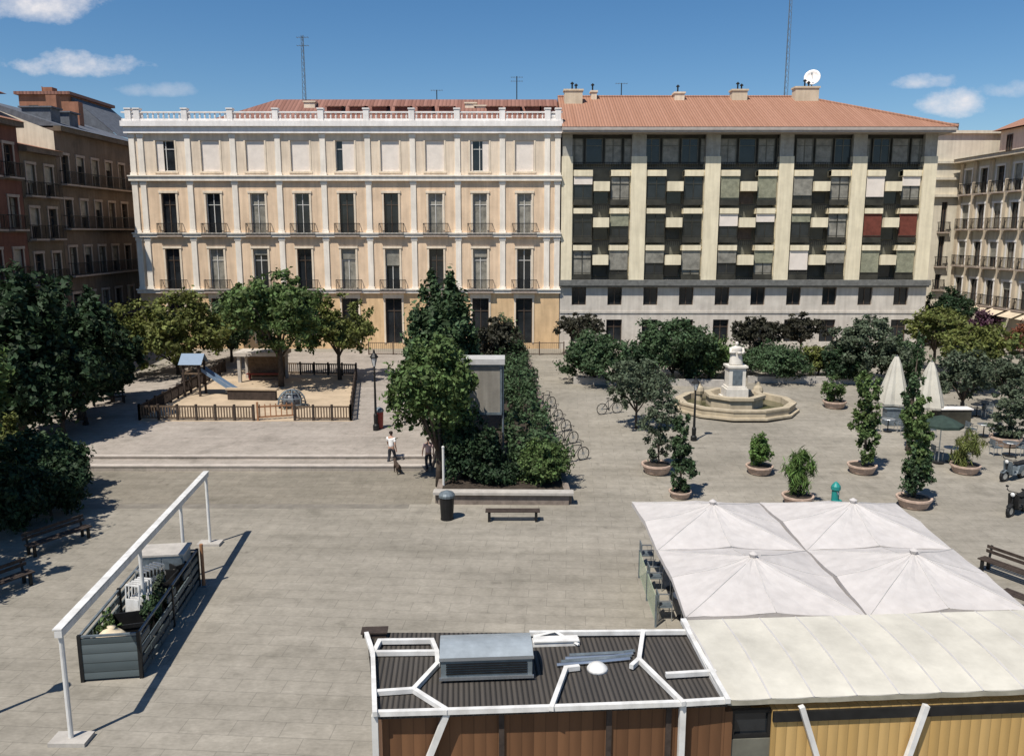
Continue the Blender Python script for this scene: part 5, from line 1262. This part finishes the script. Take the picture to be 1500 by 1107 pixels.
# ------------------------------------------------------------------ two-wheelers
def wheel(root, x, r, w=.05, m='rubber', spoke=True):
    s = MB(); n = 20; pr = [(x+r*math.cos(2*math.pi*k/n), 0, r+r*math.sin(2*math.pi*k/n)) for k in range(n+1)]
    s.tube([(a, b_, c-w*0) for a, b_, c in pr], w, 6, cap=False); o = s.build('wheel', M[m], root)
    s = MB(); s.tube([(x, -.05, r), (x, .05, r)], .05 if spoke else r*.6, 10)
    for k in range(8): a = k*math.pi/4; s.bar((x, 0, r), (x+(r-w)*math.cos(a), 0, r+(r-w)*math.sin(a)), .012 if spoke else .03)
    s.build('rim', M['alu'], o); return o
def bicycle(p, rz, label, m, grp):
    t = thing('bicycle', label, 'bicycle', p, rz, grp); wheel(t, -.52, .34, .025); wheel(t, .52, .34, .025); s = MB()
    A_, B_, C_, D_, E_ = (-.52, 0, .34), (-.12, 0, .85), (-.08, 0, .30), (.38, 0, .82), (.52, 0, .34)
    for u, v in ((A_, C_), (A_, B_), (B_, C_), (B_, D_), (C_, D_), (D_, E_)): s.tube([u, v], .022, 6)
    s.build('frame', M[m], t); s = MB(); s.tube([(-.12, 0, .85), (-.14, 0, .96)], .016, 6); s.ball((-.14, 0, .98), .1, 1.3, .7, .35, 6); s.build('saddle', M['rubber'], t)
    s = MB(); s.tube([(.38, 0, .82), (.36, 0, 1.02)], .018, 6); s.tube([(.28, -.28, 1.02), (.38, -.2, 1.04), (.38, .2, 1.04), (.28, .28, 1.02)], .016, 6); s.build('handlebar', M['iron'], t)
    s = MB(); s.tube([(-.08, -.1, .30), (-.08, .1, .30)], .04, 8); s.bar((-.08, .1, .30), (.02, .1, .16), .03); s.bar((-.08, -.1, .30), (-.18, -.1, .44), .03); s.build('crank', M['iron'], t); return t
def scooter(p, rz, label, m, grp=None):
    t = thing('scooter', label, 'scooter', p, rz, grp); wheel(t, -.62, .25, .07, spoke=False); wheel(t, .66, .25, .065, spoke=False)
    def sp(prof, w, nm, mm, sm=True):
        s = MB(); n = len(prof)
        for y, k in ((-w, .86), (-w*.6, 1), (w*.6, 1), (w, .86)):
            cx, cz = sum(q_[0] for q_ in prof)/n, sum(q_[1] for q_ in prof)/n
            for x, z in prof: s.v.append((cx+(x-cx)*k, y, cz+(z-cz)*k))
        for r_ in range(3):
            for i in range(n): j = (i+1) % n; s.f.append((r_*n+i, r_*n+j, (r_+1)*n+j, (r_+1)*n+i))
        s.f.append(tuple(reversed(range(n)))); s.f.append(tuple(3*n+i for i in range(n))); return s.build(nm, M[mm], t)
    sp([(-.95, .55), (-.85, .72), (-.1, .70), (.0, .45), (.1, .30), (-.2, .27), (-.45, .5), (-.75, .5)], .18, 'body', m)
    sp([(-.9, .74), (-.85, .84), (-.35, .80), (-.05, .82), (-.02, .74)], .15, 'seat', 'rubber')
    sp([(.08, .26), (.06, .32), (.36, .34), (.44, .28)], .2, 'footboard', m); sp([(.36, .30), (.46, .95), (.56, .98), (.50, .6), (.46, .3)], .2, 'leg_shield', m)
    sp([(.42, .46), (.66, .57), (.92, .44), (.84, .42), (.66, .50), (.5, .42)], .09, 'mudguard', m)
    s = MB(); s.tube([(.66, 0, .25), (.50, 0, .98)], .03, 6); s.tube([(.38, -.33, 1.05), (.50, -.2, 1.02), (.50, .2, 1.02), (.38, .33, 1.05)], .02, 6); s.build('handlebar', M['iron'], t)
    s = MB(); s.ball((.60, 0, .93), .09, .6, 1, 1, 6); s.build('headlight', M['lampglass'], t)
    for y in (-.3, .3): s = MB(); s.ball((.46, y, 1.2), .07, .3, 1, .7, 6); s.tube([(.44, y*.9, 1.04), (.46, y, 1.2)], .008, 5); s.build('mirror', M['iron'], t)
    return t
GB = 'bicycles parked along the central bed'
bk = None
for i, (px, py, wd, rz) in enumerate(((798, 598, 'farthest along the central hedge', 100), (808, 618, 'second farthest along the central hedge', 104), (818, 634, 'third along the central hedge', 98), (829, 652, 'fourth along the central hedge, nearer the square', 102), (842, 676, 'at the near end of the central hedge', 96))):
    lb = 'dark bicycle parked '+wd
    if bk is None: bk = bicycle(at(px, py), R(rz-65), lb, 'dark_cloth', GB)
    else: again(bk, at(px, py), R(rz-65), lb, GB)
again(bk, at(893, 606), R(20), 'dark bicycle leaning near the pale young tree by the path', None)
scooter(at(1484, 702), R(205), 'dark grey scooter at the right edge, farther of two', 'greymetal', 'scooters at the right edge')
scooter(at(1490, 752), R(215), 'black scooter at the right edge, nearer of two', 'iron', 'scooters at the right edge')

# ------------------------------------------------------------------ people and dog
def skin_obj(name, verts, edges, rad, m, parent, sub=1):
    me = bpy.data.meshes.new(name); me.from_pydata(verts, edges, []); o = bpy.data.objects.new(name, me); COL.objects.link(o)
    sk = o.modifiers.new('skin', 'SKIN'); sk.use_smooth_shade = True; sb = o.modifiers.new('sub', 'SUBSURF'); sb.levels = sub; sb.render_levels = sub
    for i, r_ in enumerate(rad): me.skin_vertices[0].data[i].radius = (r_, r_) if not isinstance(r_, tuple) else r_
    me.skin_vertices[0].data[0].use_root = True
    dg = bpy.context.evaluated_depsgraph_get(); m2 = bpy.data.meshes.new_from_object(o.evaluated_get(dg)); o.modifiers.clear(); o.data = m2; bpy.data.meshes.remove(me)
    m2.materials.clear(); m2.materials.append(m); o.parent = parent; return o
def person(p, rz, label, shirt, trouser, h=1.72, stride=.22, arm=.15, hairm='hair'):
    k = h/1.72; t = thing('person', label, 'person', p, rz); t.scale = (k, k, k)
    fl, rl = stride, -stride
    V_ = [(0, 0, .93), (0, 0, 1.1), (0, 0, 1.3), (0, 0, 1.43), (0, 0, 1.50), (0, -.01, 1.56), (0, -.02, 1.63), (0, -.01, 1.69),
          (-.1, 0, .88), (-.11, -fl*.55-.02, .49), (-.11, -fl, .08), (-.11, -fl-.16, .03), (.1, 0, .88), (.11, -rl*.3-.05, .49), (.11, -rl, .10), (.11, -rl-.15, .04),
          (-.19, 0, 1.40), (-.25, arm*.6, 1.13), (-.25, arm*.4-.08, .88), (.19, 0, 1.40), (.25, -arm*.6, 1.13), (.25, -arm-.08, .90), (0, -.115, 1.62)]
    E_ = [(0, 1), (1, 2), (2, 3), (3, 4), (4, 5), (5, 6), (6, 7), (0, 8), (8, 9), (9, 10), (10, 11), (0, 12), (12, 13), (13, 14), (14, 15), (3, 16), (16, 17), (17, 18), (3, 19), (19, 20), (20, 21), (6, 22)]
    Rr = [(.15, .10), (.14, .09), (.16, .10), (.12, .08), .055, .065, .095, .07, .085, .058, .042, .03, .085, .058, .042, .03, .06, .042, .03, .06, .042, .03, .02]
    for side, wv in ((18, -1), (21, 1)):
        bx, by, bz = V_[side]
        n0 = len(V_); V_.append((bx, by-.02, bz-.09)); E_.append((side, n0)); Rr.append((.035, .018))
        for f_, (dx, ln) in enumerate(((-.03, .07), (-.01, .085), (.01, .08), (.03, .06))): V_.append((bx+dx*.6, by-.03+dx, bz-.09-ln)); E_.append((n0, len(V_)-1)); Rr.append(.009)
        V_.append((bx-wv*.03, by-.07, bz-.07)); E_.append((side, len(V_)-1)); Rr.append(.01)
    skin_obj('body', V_, E_, Rr, M['skin'], t)
    g_ = .022
    skin_obj('shirt', [(0, 0, .90), (0, 0, 1.1), (0, 0, 1.3), (0, 0, 1.43), (-.19, 0, 1.40), (-.235, arm*.4, 1.2), (.19, 0, 1.40), (.235, -arm*.4, 1.2)], [(0, 1), (1, 2), (2, 3), (3, 4), (4, 5), (3, 6), (6, 7)], [(.18, .125), (.165, .115), (.185, .125), (.13, .10), .08, .07, .08, .07], M[shirt], t)
    skin_obj('trousers', [(0, 0, .97), (0, 0, .92), (-.1, 0, .86), V_[9], V_[10], (.1, 0, .86), V_[13], V_[14]], [(0, 1), (1, 2), (2, 3), (3, 4), (1, 5), (5, 6), (6, 7)], [(.165, .12), (.165, .12), .105, .078, .064, .105, .078, .064], M[trouser], t)
    s = MB(); s.ball((0, .012, 1.685), .108, .9, 1.0, .75, 8); s.build('hair', M[hairm], t, smooth=True)
    for v in (V_[11], V_[15]): s = MB(); s.ball((v[0], v[1]+.05, v[2]+.02), .06, .75, 1.9, .8, 6); s.build('shoe', M['rubber'], t, smooth=True)
    s = MB()
    for x in (-.035, .035): s.ball((x, -.108, 1.645), .012, n=5)
    s.build('eyes', M['rubber'], t); s = MB(); s.box(-.028, .028, -.108, -.098, 1.575, 1.585); s.build('mouth', M['red'], t)
person(at(574, 682), R(160), 'person in a white shirt and dark trousers walking a dog on the terrace steps', 'white_cloth', 'dark_cloth', 1.72)
person(at(628, 690), R(200), 'person in a pale pink top standing under the broad green tree', 'pink_cloth', 'dark_cloth', 1.66, .08)
# dog
p = at(582, 693); t = thing('dog', 'small dark brown dog walking beside the person in white', 'dog', p, R(115))
V_ = [(-.26, 0, .40), (-.05, 0, .40), (.2, 0, .41), (.30, 0, .50), (.40, 0, .58), (.52, 0, .55), (-.36, 0, .44), (-.46, 0, .55),
      (-.26, .08, .32), (-.18, .08, .24), (-.30, .08, .13), (-.27, .08, .02), (-.26, -.08, .32), (-.16, -.08, .23), (-.26, -.08, .13), (-.22, -.08, .02),
      (.2, .08, .30), (.2, .08, .16), (.22, .08, .02), (.2, -.08, .30), (.24, -.08, .16), (.28, -.08, .02), (.37, .06, .67), (.37, -.06, .67)]
E_ = [(0, 1), (1, 2), (2, 3), (3, 4), (4, 5), (0, 6), (6, 7), (0, 8), (8, 9), (9, 10), (10, 11), (0, 12), (12, 13), (13, 14), (14, 15), (2, 16), (16, 17), (17, 18), (2, 19), (19, 20), (20, 21), (4, 22), (4, 23)]
skin_obj('body', V_, E_, [.10, .095, .125, .075, .075, .035, .03, .015, .06, .045, .026, .024, .06, .045, .026, .024, .05, .03, .024, .05, .03, .024, .02, .02], M['fur'], t)
s = MB(); s.ball((.555, 0, .565), .02, n=5); s.build('nose', M['rubber'], t)
